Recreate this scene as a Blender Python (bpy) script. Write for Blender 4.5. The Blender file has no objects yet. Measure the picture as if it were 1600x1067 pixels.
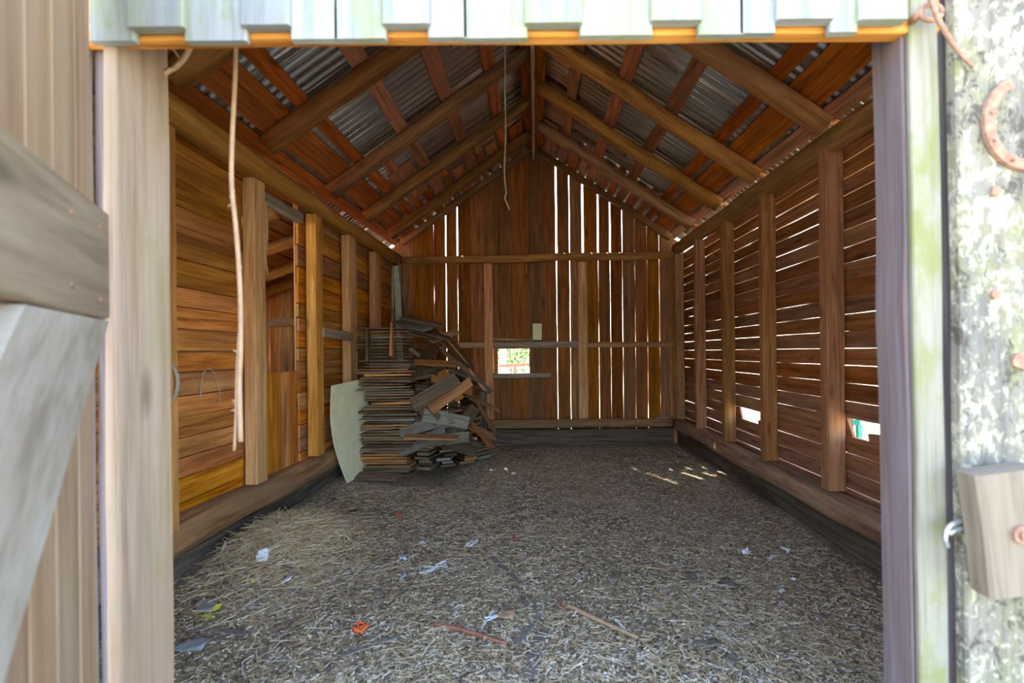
import bpy, math, random
from mathutils import Vector, Matrix, Quaternion, noise
random.seed(7)
S = bpy.context.scene
C = S.collection
V = Vector
H = 1.16; F = 711.1; ROLL = .0105
BACK = 5.87

def un(u, v):
    a, b = u - 837, v - 550
    return (a - b * ROLL) / F, (b + a * ROLL) / F
def at(u, v, Y):
    x, z = un(u, v)
    return V((x * Y, Y, H - z * Y))

# ------------------------------------------------------------------ mesh builder
class MB:
    def __init__(s):
        s.v = []; s.f = []; s.uv = []; s.r = []
    def face(s, idx, uvs, r):
        s.f.append(idx); s.uv.append(uvs); s.r.append(r)
    def build(s, name, mat, parent=None, smooth=False):
        me = bpy.data.meshes.new(name)
        me.from_pydata(s.v, [], s.f)
        ul = me.uv_layers.new(name='uv')
        k = 0
        flat = []
        for u in s.uv:
            for p in u: flat.extend(p)
        ul.data.foreach_set('uv', flat)
        at_ = me.attributes.new('rnd', 'FLOAT', 'FACE')
        at_.data.foreach_set('value', s.r)
        if smooth: me.polygons.foreach_set('use_smooth', [True] * len(me.polygons))
        me.materials.append(mat)
        me.update()
        o = bpy.data.objects.new(name, me)
        C.objects.link(o)
        if parent: o.parent = parent
        return o

def sweep(mb, pts, profs, wdir, r=None, skew0=0, skew1=0, closed=True):
    """profs: list (per ring) of lists of (a,b); a along wdir, b along t x a"""
    r = random.random() if r is None else r
    n = len(pts); m = len(profs[0]); base = len(mb.v)
    uo, vo = r * 37.3, r * 91.7
    L = 0; ls = []
    for i, p in enumerate(pts):
        if i: L += (p - pts[i - 1]).length
        ls.append(L)
        t = (pts[min(i + 1, n - 1)] - pts[max(i - 1, 0)]).normalized()
        a = (wdir - t * wdir.dot(t)).normalized(); b = t.cross(a)
        sk = skew0 if i == 0 else skew1 if i == n - 1 else 0
        for (x, y) in profs[i]:
            mb.v.append(p + a * x + b * y + t * (sk * x))
    per = [0]
    for j in range(m):
        q, w = profs[0][j], profs[0][(j + 1) % m]
        per.append(per[-1] + math.hypot(q[0] - w[0], q[1] - w[1]))
    for i in range(n - 1):
        for j in range(m):
            j2 = (j + 1) % m
            mb.face((base + i * m + j, base + i * m + j2, base + (i + 1) * m + j2, base + (i + 1) * m + j),
                    ((ls[i] + uo, per[j] + vo), (ls[i] + uo, per[j + 1] + vo), (ls[i + 1] + uo, per[j + 1] + vo), (ls[i + 1] + uo, per[j] + vo)), r)
    for i, rev in ((0, True), (n - 1, False)):
        ids = [base + i * m + j for j in range(m)]
        uvs = [(profs[i][j][0] * .3 + uo, profs[i][j][1] + vo) for j in range(m)]
        if rev: ids.reverse(); uvs.reverse()
        mb.face(tuple(ids), tuple(uvs), r)

def rect(w, t, c=.0):
    w /= 2; t /= 2
    if c <= 0: return [(-w, -t), (w, -t), (w, t), (-w, t)]
    return [(-w + c, -t), (w - c, -t), (w, -t + c), (w, t - c), (w - c, t), (-w + c, t), (-w, t - c), (-w, -t + c)]

def board(mb, a, b, w, t, wdir, n=None, jit=.0015, c=0, r=None, skew0=0, skew1=0, warp=0, edge=None):
    """plank from a to b; w along wdir, t across; live edges jitter"""
    a, b = V(a), V(b); wdir = V(wdir)
    L = (b - a).length
    n = n or max(2, int(L / .18))
    pts = []; profs = []; ph = random.random() * 50
    tdir = (b - a).normalized().cross(wdir).normalized()
    for i in range(n + 1):
        f = i / n
        p = a.lerp(b, f) + tdir * (warp * math.sin(f * 3.14))
        pts.append(p)
        e0 = noise.noise(V((ph + f * L * 3, 1.3, 0))) * jit * 2
        e1 = noise.noise(V((ph + f * L * 3, 7.7, 0))) * jit * 2
        pr = []
        for (x, y) in rect(w, t, c):
            pr.append((x + (e1 if x > 0 else e0), y))
        profs.append(pr)
    sweep(mb, pts, profs, wdir, r, skew0, skew1)

def log(mb, a, b, r0, r1=None, n=None, m=12, bend=.008, rough=.08, flat=0, r=None, sag=0):
    a, b = V(a), V(b); r1 = r1 or r0
    L = (b - a).length; n = n or max(4, int(L / .12))
    up = V((0, 0, 1)) if abs((b - a).normalized().z) < .9 else V((1, 0, 0))
    ph = random.random() * 90
    pts = []; profs = []
    side = (b - a).normalized().cross(up).normalized()
    for i in range(n + 1):
        f = i / n
        w = math.sin(f * 3.14)
        p = a.lerp(b, f) + side * noise.noise(V((ph, f * L * 1.2, 0))) * bend * 2 * w + up * (noise.noise(V((ph, f * L * 1.2, 9))) * bend * 2 * w - sag * w)
        pts.append(p)
        rr = r0 + (r1 - r0) * f
        pr = []
        for j in range(m):
            th = 2 * math.pi * j / m
            q = rr * (1 + rough * noise.noise(V((math.cos(th) * 1.2 + ph, math.sin(th) * 1.2, f * L * 2.2))))
            x, y = math.cos(th) * q, math.sin(th) * q
            if flat:
                lim = rr * flat
                x = max(-lim, min(lim, x)); y = max(-lim, min(lim, y))
            pr.append((x, y))
        profs.append(pr)
    sweep(mb, pts, profs, up, r)

def tube(mb, pts, rad, m=6, r=None, taper=None):
    pts = [V(p) for p in pts]
    d = (pts[-1] - pts[0]).normalized()
    up = V((0, 0, 1)) if abs(d.z) < .8 else V((0, 1, 0))
    profs = []
    for i in range(len(pts)):
        q = rad if taper is None else rad + (taper - rad) * i / (len(pts) - 1)
        profs.append([(math.cos(2 * math.pi * j / m) * q, math.sin(2 * math.pi * j / m) * q) for j in range(m)])
    sweep(mb, pts, profs, up, r)

def curve_pts(ctrl, n=8):
    """Catmull-Rom through control points"""
    c = [V(p) for p in ctrl]
    c = [c[0] * 2 - c[1]] + c + [c[-1] * 2 - c[-2]]
    out = []
    for i in range(1, len(c) - 2):
        p0, p1, p2, p3 = c[i - 1:i + 3]
        for k in range(n):
            t = k / n
            out.append(.5 * ((2 * p1) + (p2 - p0) * t + (2 * p0 - 5 * p1 + 4 * p2 - p3) * t * t + (3 * p1 - p0 - 3 * p2 + p3) * t ** 3))
    out.append(c[-2])
    return out

def tag(o, label=None, cat=None, group=None, kind=None):
    if label: o['label'] = label
    if cat: o['category'] = cat
    if group: o['group'] = group
    if kind: o['kind'] = kind
    return o
def empty(name, loc=(0, 0, 0)):
    o = bpy.data.objects.new(name, None); C.objects.link(o); o.location = loc
    return o

# ------------------------------------------------------------------ materials
def newmat(name):
    m = bpy.data.materials.new(name); m.use_nodes = True
    nt = m.node_tree; nt.nodes.clear()
    out = nt.nodes.new('ShaderNodeOutputMaterial'); bs = nt.nodes.new('ShaderNodeBsdfPrincipled')
    nt.links.new(bs.outputs[0], out.inputs[0])
    return m, nt, bs
class NB:
    def __init__(s, nt): s.nt = nt
    def n(s, typ, **kw):
        x = s.nt.nodes.new('ShaderNode' + typ)
        for k, v in kw.items():
            if hasattr(x, k): setattr(x, k, v)
            else: x.inputs[k].default_value = v
        return x
    def l(s, a, b): s.nt.links.new(a, b)
    def mapping(s, vec, scale, loc=(0, 0, 0)):
        m = s.n('Mapping'); m.inputs['Scale'].default_value = scale; m.inputs['Location'].default_value = loc
        s.l(vec, m.inputs['Vector']); return m.outputs[0]
    def noise(s, vec, scale=1, detail=4, rough=.55, dist=0):
        x = s.n('TexNoise'); x.inputs['Scale'].default_value = scale; x.inputs['Detail'].default_value = detail
        x.inputs['Roughness'].default_value = rough; x.inputs['Distortion'].default_value = dist
        s.l(vec, x.inputs['Vector']); return x.outputs['Fac']
    def ramp(s, fac, stops):
        r = s.n('ValToRGB'); e = r.color_ramp.elements
        while len(e) < len(stops): e.new(.5)
        for el, (p, c) in zip(e, stops):
            el.position = p; el.color = (*c, 1) if len(c) == 3 else c
        s.l(fac, r.inputs[0]); return r.outputs['Color']
    def mix(s, fac, a, b, mode='MIX'):
        x = s.n('Mix'); x.data_type = 'RGBA'; x.blend_type = mode
        for sock, val in ((x.inputs[0], fac), (x.inputs[6], a), (x.inputs[7], b)):
            if hasattr(val, 'is_linked'): s.l(val, sock)
            elif isinstance(val, tuple): sock.default_value = (*val, 1)
            else: sock.default_value = val
        return x.outputs[2]
    def math(s, op, a, b=0, clamp=False):
        x = s.n('Math'); x.operation = op; x.use_clamp = clamp
        for sock, val in ((x.inputs[0], a), (x.inputs[1], b)):
            if hasattr(val, 'is_linked'): s.l(val, sock)
            else: sock.default_value = val
        return x.outputs[0]
    def range(s, v, a, b, c=0, d=1):
        x = s.n('MapRange'); x.inputs[1].default_value = a; x.inputs[2].default_value = b
        x.inputs[3].default_value = c; x.inputs[4].default_value = d
        s.l(v, x.inputs[0]); return x.outputs[0]
    def bump(s, h, strength, dist=.004):
        b = s.n('Bump'); b.inputs['Strength'].default_value = strength; b.inputs['Distance'].default_value = dist
        s.l(h, b.inputs['Height']); return b.outputs[0]

def wood(name, dark, mid, light, rough=.75, var=.35, grain=(1.6, 26), blotch=None, blotch_amt=.5, knots=True,
         lichen=None, lichen_amt=.5, bump=.5, objrand=False, speck=None, spec=.25):
    m, nt, bs = newmat(name); b = NB(nt)
    uv = b.n('UVMap'); uv.uv_map = 'uv'; uv = uv.outputs[0]
    rnd = b.n('Attribute'); rnd.attribute_name = 'rnd'; rnd = rnd.outputs['Fac']
    if objrand:
        oi = b.n('ObjectInfo').outputs['Random']
        rnd = b.math('FRACT', b.math('ADD', rnd, oi))
        cv = b.n('CombineXYZ'); b.l(b.math('MULTIPLY', oi, 53.), cv.inputs[0]); b.l(b.math('MULTIPLY', oi, 31.), cv.inputs[1])
        va = b.n('VectorMath'); va.operation = 'ADD'; b.l(uv, va.inputs[0]); b.l(cv.outputs[0], va.inputs[1]); uv = va.outputs[0]
    g = b.noise(b.mapping(uv, (grain[0], grain[1], 1)), 1, 6, .62, .7)
    g2 = b.noise(b.mapping(uv, (grain[0] * 3, grain[1] * 5, 1)), 1, 3, .6, .2)
    gg = b.math('ADD', b.math('MULTIPLY', g, .72), b.math('MULTIPLY', g2, .28))
    col = b.ramp(gg, [(.36, dark), (.5, mid), (.64, light)])
    if knots:
        vo = b.n('TexVoronoi'); vo.feature = 'F1'; vo.inputs['Scale'].default_value = 1
        b.l(b.mapping(uv, (2.2, 7.5, 1)), vo.inputs['Vector'])
        k = b.range(vo.outputs['Distance'], .05, .16, 1, 0)
        col = b.mix(b.math('MULTIPLY', k, .65), col, tuple(x * .45 for x in dark))
    bl = b.noise(b.mapping(uv, (1.1, 4.5, 1)), 1, 4, .6, .4)
    if blotch:
        col = b.mix(b.math('MULTIPLY', b.range(bl, .45, .65, 0, 1), blotch_amt, True), col, blotch)
    hs = b.n('HueSaturation')
    b.l(b.range(rnd, 0, 1, 1 - var, 1 + var), hs.inputs['Value'])
    r2 = b.math('FRACT', b.math('MULTIPLY', rnd, 7.31))
    b.l(b.range(r2, 0, 1, .490, .505), hs.inputs['Hue'])
    b.l(b.range(b.math('FRACT', b.math('MULTIPLY', rnd, 13.7)), 0, 1, .82, 1.08), hs.inputs['Saturation'])
    b.l(col, hs.inputs['Color']); col = hs.outputs[0]
    if lichen:
        geo = b.n('NewGeometry').outputs['Position']
        ln = b.noise(b.mapping(geo, (9, 9, 4)), 1, 5, .7, .3)
        f = b.range(ln, .48, .62, 0, lichen_amt)
        col = b.mix(f, col, lichen)
    if speck:
        geo = b.n('NewGeometry').outputs['Position']
        sn = b.noise(b.mapping(geo, (60, 60, 38)), 1, 4, .75, .4)
        big = b.noise(b.mapping(geo, (7, 7, 5)), 1, 3, .6)
        sn = b.math('ADD', sn, b.math('MULTIPLY', b.math('SUBTRACT', big, .5), .5))
        col = b.mix(b.range(sn, .52, .6, 0, .95), col, speck[0])
        sn2 = b.noise(b.mapping(geo, (34, 34, 24), (5, 2, 9)), 1, 5, .75, .6)
        col = b.mix(b.range(b.math('SUBTRACT', sn2, b.math('MULTIPLY', b.math('SUBTRACT', big, .5), .45)), .54, .63, 0, .85), col, speck[1])
    b.l(col, bs.inputs['Base Color'])
    bs.inputs['Roughness'].default_value = rough
    bs.inputs['Specular IOR Level'].default_value = spec
    b.l(b.bump(gg, bump), bs.inputs['Normal'])
    return m

def plain(name, col, rough=.6, metal=0, var=.15, scale=40, spec=.4, trans=0):
    m, nt, bs = newmat(name); b = NB(nt)
    geo = b.n('TexCoord').outputs['Object']
    n = b.noise(b.mapping(geo, (scale,) * 3), 1, 4, .6, .2)
    hs = b.n('HueSaturation'); hs.inputs['Color'].default_value = (*col, 1)
    b.l(b.range(n, .3, .7, 1 - var, 1 + var), hs.inputs['Value'])
    b.l(hs.outputs[0], bs.inputs['Base Color'])
    bs.inputs['Roughness'].default_value = rough; bs.inputs['Metallic'].default_value = metal
    bs.inputs['Specular IOR Level'].default_value = spec
    b.l(b.bump(n, .25, .002), bs.inputs['Normal'])
    return m

M = {}
ORG = ((.25, .075, .011), (.58, .225, .034), (.76, .35, .07))
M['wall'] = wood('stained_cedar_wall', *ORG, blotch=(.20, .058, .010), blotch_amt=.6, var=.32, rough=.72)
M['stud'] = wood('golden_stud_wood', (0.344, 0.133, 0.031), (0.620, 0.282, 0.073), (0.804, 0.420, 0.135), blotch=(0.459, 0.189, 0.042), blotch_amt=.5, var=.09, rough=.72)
M['wallr'] = wood('shaded_cedar_wall', (.15, .052, .016), (.36, .14, .045), (.50, .22, .08), blotch=(.20, .08, .03), blotch_amt=.55, var=.28, rough=.8)  # darker copy of the interior cedar, backlit shade of the right wall in its colour
M['studr'] = wood('shaded_stud_wood', (.20, .08, .03), (.42, .19, .07), (.56, .29, .12), blotch=(.3, .13, .05), var=.15, rough=.8)  # darker copy of the stud wood, right-hand shade put into the colour
M['back'] = wood('back_wall_cedar', (0.131, 0.038, 0.007), (0.307, 0.107, 0.019), (0.422, 0.173, 0.036), blotch=(0.185, 0.083, 0.020), blotch_amt=.6, var=.28, rough=.75)
M['log'] = wood('peeled_log_wood', (0.220, 0.095, 0.026), (0.460, 0.220, 0.062), (0.600, 0.330, 0.110), blotch=(0.240, 0.120, 0.040), blotch_amt=.7, var=.18, grain=(1.2, 14), rough=.75)
M['raft'] = wood('dark_rafter_log', (0.103, 0.044, 0.013), (0.276, 0.121, 0.034), (0.414, 0.207, 0.069), blotch=(0.138, 0.067, 0.023), blotch_amt=.7, var=.1, grain=(1.2, 14), rough=.75)
M['logd'] = wood('dusty_log_wood', (0.196, 0.103, 0.052), (0.437, 0.253, 0.127), (0.575, 0.368, 0.207), blotch=(0.253, 0.172, 0.103), blotch_amt=.8, var=.15, grain=(1.2, 14), rough=.85)
M['base'] = wood('dark_base_timber', (.05, .04, .03), (.13, .10, .075), (.22, .18, .13), blotch=(.06, .05, .04), blotch_amt=.7, var=.15, rough=.9)  # one dark wood tone for base timbers, short post and wood lump
M['roofb'] = wood('red_brown_roof_board', (0.182, 0.053, 0.013), (0.468, 0.144, 0.031), (0.650, 0.237, 0.060), blotch=(0.312, 0.094, 0.024), blotch_amt=.5, var=.3, rough=.75)
M['grey'] = wood('weathered_grey_wood', (.16, .12, .085), (.36, .29, .21), (.52, .45, .36), blotch=(.25, .19, .13), var=.2, rough=.85)
M['jamb'] = wood('pale_jamb_wood', (0.214, 0.132, 0.076), (0.320, 0.221, 0.144), (0.374, 0.282, 0.200), blotch=(0.331, 0.207, 0.108), blotch_amt=.5, var=.1, grain=(1.2, 30), rough=.8, lichen=(0.224, 0.203, 0.047), lichen_amt=.25)
M['jambr'] = wood('grey_jamb_wood', (0.114, 0.083, 0.085), (0.181, 0.143, 0.151), (0.235, 0.194, 0.209), blotch=(0.158, 0.104, 0.080), blotch_amt=.5, var=.1, grain=(1.2, 30), rough=.85)
M['jambf'] = wood('lichened_jamb_face', (0.175, 0.151, 0.110), (0.242, 0.224, 0.178), (0.276, 0.261, 0.219), var=.06, rough=.85, lichen=(0.168, 0.182, 0.051), lichen_amt=.75, knots=False)
M['out'] = wood('bleached_outer_boards', (0.193, 0.202, 0.202), (0.295, 0.303, 0.295), (0.358, 0.364, 0.349), var=.14, rough=.9, lichen=(0.230, 0.257, 0.119), lichen_amt=.65, knots=False, blotch=(0.184, 0.202, 0.221), blotch_amt=.55)
M['block'] = wood('pale_block_wood', (0.136, 0.108, 0.081), (0.230, 0.188, 0.144), (0.289, 0.240, 0.189), blotch=(0.204, 0.160, 0.115), blotch_amt=.5, var=.02, rough=.85)
M['lich'] = wood('lichen_crusted_board', (0.112, 0.098, 0.078), (0.185, 0.163, 0.127), (0.235, 0.212, 0.165), var=.06, rough=.95, knots=False, lichen=(0.202, 0.196, 0.081), lichen_amt=.7, blotch=(0.112, 0.103, 0.096), blotch_amt=.8,
                 speck=((0.358, 0.331, 0.246), (0.056, 0.049, 0.040)))
M['door'] = wood('weathered_door_board', (0.205, 0.116, 0.055), (0.303, 0.184, 0.095), (0.353, 0.234, 0.131), blotch=(0.323, 0.248, 0.173), blotch_amt=.5, var=.12, grain=(1.2, 30), rough=.85)
M['doorr'] = wood('weathered_door_rail', (0.168, 0.126, 0.077), (0.258, 0.197, 0.126), (0.313, 0.252, 0.170), blotch=(0.201, 0.146, 0.088), blotch_amt=.5, var=.05, grain=(1.5, 22), rough=.85)
M['brace'] = wood('pale_door_brace', (0.246, 0.207, 0.171), (0.351, 0.313, 0.269), (0.406, 0.376, 0.340), blotch=(0.306, 0.244, 0.180), blotch_amt=.5, var=.05, grain=(5, 12), rough=.85)
M['shake'] = wood('weathered_cedar_shake', (0.068, 0.040, 0.021), (0.168, 0.108, 0.058), (0.248, 0.176, 0.104), blotch=(0.128, 0.096, 0.060), blotch_amt=.5, var=.5, objrand=True, rough=.85, knots=False, grain=(2, 40))
M['shakeo'] = wood('fresh_split_cedar_shake', (.20, .075, .02), (.42, .19, .055), (.54, .28, .09), var=.3, objrand=True, rough=.8, knots=False, grain=(2, 40))
M['shakeg'] = wood('silver_grey_cedar_shake', (0.115, 0.104, 0.086), (0.216, 0.198, 0.166), (0.288, 0.274, 0.238), var=.3, objrand=True, rough=.85, knots=False, grain=(2, 40))
M['twig'] = plain('twig_bark', (.46, .30, .19), .8)
M['straw_pale'] = plain('pale_dry_stalk', (.62, .52, .34), .7)
M['white'] = plain('white_paper', (.82, .84, .86), .6, var=.06)
M['cream'] = plain('cream_painted_panel', (.85, .83, .58), .55, var=.07, scale=9)
M['pale_green'] = plain('pale_green_metal', (.52, .58, .46), .5, var=.2, scale=14)
M['rust'] = plain('rusty_iron', (.34, .19, .13), .85, .2, var=.35, scale=60)
M['steel'] = plain('galvanised_wire', (.55, .56, .58), .4, .8, var=.2)
M['orange'] = plain('orange_plastic', (.90, .16, .045), .5)
M['pink'] = plain('pink_plastic', (.85, .10, .22), .5)
M['yellow'] = plain('yellow_leaf', (.78, .72, .06), .5)
M['blue'] = plain('pale_blue_plastic', (.45, .58, .72), .35)
M['dkstick'] = plain('dark_weathered_stick', (.19, .16, .135), .85, var=.3)
M['redstick'] = plain('reddish_bark_stick', (.36, .14, .085), .8, var=.3)
M['tanstick'] = plain('tan_stick', (.40, .25, .15), .8, var=.25)
M['bark'] = plain('dark_bark_chip', (.22, .175, .135), .9, var=.3)
M['web'] = plain('dusty_cobweb', (.46, .42, .36), .9)
M['film'] = plain('dusty_film', (.30, .325, .34), .5)
M['teal'] = plain('teal_plastic', (.02, .42, .33), .45)
M['cable'] = plain('grey_cable', (.16, .15, .13), .6)

def leafmat():
    m, nt, bs = newmat('green_leaf'); b = NB(nt)
    r = b.n('Attribute'); r.attribute_name = 'rnd'
    col = b.ramp(r.outputs['Fac'], [(0, (.05, .15, .03)), (.6, (.12, .30, .06)), (1, (.32, .45, .14))])
    b.l(col, bs.inputs['Base Color']); bs.inputs['Roughness'].default_value = .5
    tr = b.n('BsdfTranslucent'); b.l(col, tr.inputs['Color'])
    mx = b.n('MixShader'); mx.inputs[0].default_value = .4
    b.l(bs.outputs[0], mx.inputs[1]); b.l(tr.outputs[0], mx.inputs[2])
    b.l(mx.outputs[0], nt.nodes['Material Output'].inputs[0])
    return m
M['leaf'] = leafmat()

def strawmat():
    m, nt, bs = newmat('loose_straw'); b = NB(nt)
    r = b.n('Attribute'); r.attribute_name = 'rnd'
    col = b.ramp(r.outputs['Fac'], [(0, (.12, .085, .055)), (.15, (.28, .195, .11)), (.45, (.58, .42, .215)), (.75, (.74, .59, .36)), (.95, (.88, .81, .70))])
    b.l(col, bs.inputs['Base Color']); bs.inputs['Roughness'].default_value = .6
    return m
M['straw'] = strawmat()

def floormat():
    m, nt, bs = newmat('trampled_dirt_and_chaff'); b = NB(nt)
    p = b.n('TexCoord').outputs['Object']
    big = b.noise(b.mapping(p, (1.6, 1.6, 1.6)), 1, 5, .6, .3)
    col = b.ramp(big, [(.32, (.25, .185, .115)), (.52, (.44, .335, .215)), (.7, (.58, .455, .31))])
    fine = b.noise(b.mapping(p, (38, 38, 38)), 1, 6, .75, .5)
    col = b.mix(b.range(fine, .46, .66, 0, .75), col, (.58, .50, .38))
    ch = b.noise(b.mapping(p, (85, 85, 85), (3, 1, 0)), 1, 4, .7, 1.2)
    col = b.mix(b.range(ch, .57, .66, 0, .9), col, (.74, .70, .63))
    dk = b.noise(b.mapping(p, (55, 55, 55), (9, 4, 0)), 1, 4, .7, .8)
    col = b.mix(b.range(dk, .50, .60, 0, .85), col, (.10, .075, .05))
    b.l(col, bs.inputs['Base Color']); bs.inputs['Roughness'].default_value = .95
    bs.inputs['Specular IOR Level'].default_value = .15
    b.l(b.bump(b.math('ADD', fine, ch), .9, .012), bs.inputs['Normal'])
    return m
M['floor'] = floormat()

def metalmat():
    m, nt, bs = newmat('galvanised_roof_sheet'); b = NB(nt)
    p = b.n('TexCoord').outputs['Object']
    n = b.noise(b.mapping(p, (1.2, 7, 1.2)), 1, 4, .6)
    col = b.ramp(n, [(.35, (.42, .425, .43)), (.65, (.66, .67, .68))])
    b.l(col, bs.inputs['Base Color']); bs.inputs['Metallic'].default_value = 1
    b.l(b.range(n, .3, .7, .26, .34), bs.inputs['Roughness'])
    return m
M['metal'] = metalmat()

def groundmat():
    m, nt, bs = newmat('sunlit_yard_ground'); b = NB(nt)
    p = b.n('TexCoord').outputs['Object']
    n = b.noise(b.mapping(p, (1, 1, 1)), 1, 6, .65)
    col = b.ramp(n, [(.35, (.20, .18, .13)), (.55, (.28, .26, .19)), (.7, (.22, .25, .14))])
    b.l(col, bs.inputs['Base Color']); bs.inputs['Roughness'].default_value = 1
    return m
M['ground'] = groundmat()

# ------------------------------------------------------------------ floor
def fh(x, y):
    z = 0
    z += .07 * max(0, min(1, (-1.15 - x) / .5))                     # rises to the left wall
    z += .15 * math.exp(-(((x + 1.42) / .30) ** 2 + ((y - 2.62) / .38) ** 2))   # straw mound
    z += .012 * noise.noise(V((x * 1.7, y * 1.7, 0))) + .006 * noise.noise(V((x * 6, y * 6, 3)))
    return z
def floor_at(u, v, dz=0):
    x, z = un(u, v); zz = 0
    for k in range(8):
        Y = (H - zz) / z; zz = fh(x * Y, Y)
    return V((x * Y, Y, zz + dz))

def fdetail(x, y):
    return fh(x, y) + .006 * noise.noise(V((x * 17, y * 17, 5))) + .004 * noise.noise(V((x * 40, y * 40, 5)))
def grid(name, x0, x1, y0, y1, nx, ny, fn, mat, thick=.12):
    vs = []; fs = []
    for j in range(ny + 1):
        for i in range(nx + 1):
            x = x0 + (x1 - x0) * i / nx; y = y0 + (y1 - y0) * j / ny
            vs.append((x, y, fn(x, y)))
    for j in range(ny):
        for i in range(nx):
            a = j * (nx + 1) + i
            fs.append((a, a + 1, a + nx + 2, a + nx + 1))
    me = bpy.data.meshes.new(name); me.from_pydata(vs, [], fs); me.materials.append(mat)
    me.polygons.foreach_set('use_smooth', [True] * len(fs))
    o = bpy.data.objects.new(name, me); C.objects.link(o)
    return o
def fdetail(x, y):
    return fh(x, y) + .006 * noise.noise(V((x * 17, y * 17, 5))) + .004 * noise.noise(V((x * 40, y * 40, 5)))
fl = grid('floor', -1.86, 1.90, .35, 5.98, 190, 290, fdetail, M['floor'])
tag(fl, 'trampled dirt and straw floor of the shed', 'floor', kind='structure')
gr = grid('ground', -40, 40, -40, 40, 10, 10, lambda x, y: -.06, M['ground'])
tag(gr, 'bare sunlit yard outside the shed', 'ground', kind='structure')

# straw (stuff)
def straw_mesh():
    mb = MB()
    rs = random.Random(3)
    def strand(x, y, L, w, yaw, pitch, z, r):
        d = V((math.cos(yaw) * math.cos(pitch), math.sin(yaw) * math.cos(pitch), math.sin(pitch)))
        s = V((-math.sin(yaw), math.cos(yaw), 0)); up = d.cross(s)
        p = V((x, y, z)); bend = rs.uniform(-.12, .12) * L
        base = len(mb.v)
        for k in range(3):
            f = k / 2 - .5
            c = p + d * L * f + s * bend * (1 - 4 * f * f)
            g = fh(c.x, c.y) + .004
            if c.z < g: c.z = g
            for a in range(3):
                th = a * 2.094
                mb.v.append(c + s * math.cos(th) * w + V((0, 0, 1)) * math.sin(th) * w * .7)
        for k in range(2):
            for a in range(3):
                a2 = (a + 1) % 3
                mb.face((base + k * 3 + a, base + k * 3 + a2, base + k * 3 + 3 + a2, base + k * 3 + 3 + a), ((0, 0),) * 4, r)
    n = 0
    while n < 26000:
        if n % 5 < 3:
            y = 1.45 + 4.12 * rs.random() ** 1.7; x = rs.uniform(-1.68, 1.7)
        else:
            y = rs.uniform(1.5, 4.8); x = rs.uniform(-1.6, 1.65)
        if y > 3.9 and x < -.8: continue
        dens = .45 + .9 * noise.noise(V((x * 1.3, y * 1.3, 11)))
        dens += .25 * (x > .2 and y < 3)
        if rs.random() > dens + .35: continue
        L = rs.uniform(.010, .045) if rs.random() < .87 else rs.uniform(.04, .13)
        strand(x, y, L, rs.uniform(.0008, .0018), rs.uniform(0, 6.28), rs.gauss(0, .12), fh(x, y) + rs.uniform(.003, .016), min(1, max(0, rs.gauss(.60, .28))))
        n += 1
    def chip(x, y, a, b_, yaw, r):
        d = V((math.cos(yaw), math.sin(yaw), rs.gauss(0, .25))).normalized(); s = V((-math.sin(yaw), math.cos(yaw), rs.gauss(0, .25))).normalized()
        n_ = d.cross(s).normalized() * .0009
        c = V((x, y, fdetail(x, y) + rs.uniform(.002, .007)))
        base = len(mb.v)
        q = [c + d * a * rs.uniform(.7, 1.2), c + s * b_ * rs.uniform(.6, 1.2), c - d * a * rs.uniform(.7, 1.2), c - s * b_ * rs.uniform(.6, 1.2)]
        mb.v += [p + n_ for p in q] + [p - n_ for p in q]
        mb.face((base, base + 1, base + 2, base + 3), ((0, 0),) * 4, r); mb.face((base + 7, base + 6, base + 5, base + 4), ((0, 0),) * 4, r)
        for e in range(4):
            f_ = (e + 1) % 4
            mb.face((base + e, base + e + 4, base + f_ + 4, base + f_), ((0, 0),) * 4, r)
    for k in range(26000):
        y = 1.5 + 4.0 * rs.random() ** 1.9; x = rs.uniform(-1.68, 1.7)
        if y > 3.95 and x < -.75: continue
        u_ = rs.random()
        chip(x, y, rs.uniform(.003, .014), rs.uniform(.0015, .005), rs.uniform(0, 6.28), -.25 + rs.random() * .5 if u_ < .35 else min(1.4, max(.1, rs.gauss(.8, .35))))
    for k in range(2600):   # mound
        x = rs.gauss(-1.40, .17); y = rs.gauss(2.62, .26)
        if x < -1.68: continue
        strand(x, y, rs.uniform(.04, .17), rs.uniform(.001, .0021), rs.uniform(0, 6.28), rs.gauss(0, .25), fh(x, y) + rs.uniform(.004, .03), min(1, max(0, rs.gauss(.6, .22))))
    return mb
tag(straw_mesh().build('straw', M['straw']), 'loose dry straw strewn over the dirt floor', 'straw', kind='stuff')

# ------------------------------------------------------------------ roof
ML, MR = .700, .670
def Z0(y): return 3.69 + .025 * (y - 2.7)
def roofz(x, y=5.78): return Z0(y) - (MR * x if x > 0 else ML * -x)

def corrugated():
    mb = MB()
    for side, m in ((1, MR), (-1, ML)):
        n = V((m * side, 0, 1)).normalized()
        ys = []
        y = .78
        while y < 5.98: ys.append(y); y += .0085
        xs = [0.0, .5, 1.0, 1.5, 1.96]
        base = len(mb.v)
        for y in ys:
            h = .0085 * math.sin(y * 2 * math.pi / .068)
            ph = (y % .61)
            if ph < .06: h -= .016 * math.sin(ph / .06 * math.pi)        # taller lap ribs
            for x in xs:
                mb.v.append(V((x * side, y, Z0(y) - m * x + .045)) + n * h)
        k = len(xs)
        for i in range(len(ys) - 1):
            for j in range(k - 1):
                a = base + i * k + j
                mb.face((a, a + 1, a + k + 1, a + k), ((0, 0),) * 4, .5)
    # ridge cap
    for side, m in ((1, MR), (-1, ML)):
        board(mb, (.07 * side, .78, Z0(.78) - m * .07 + .075), (.07 * side, 5.98, Z0(5.98) - m * .07 + .075), .17, .002, (side, 0, -m), jit=0)
    return mb
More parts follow.
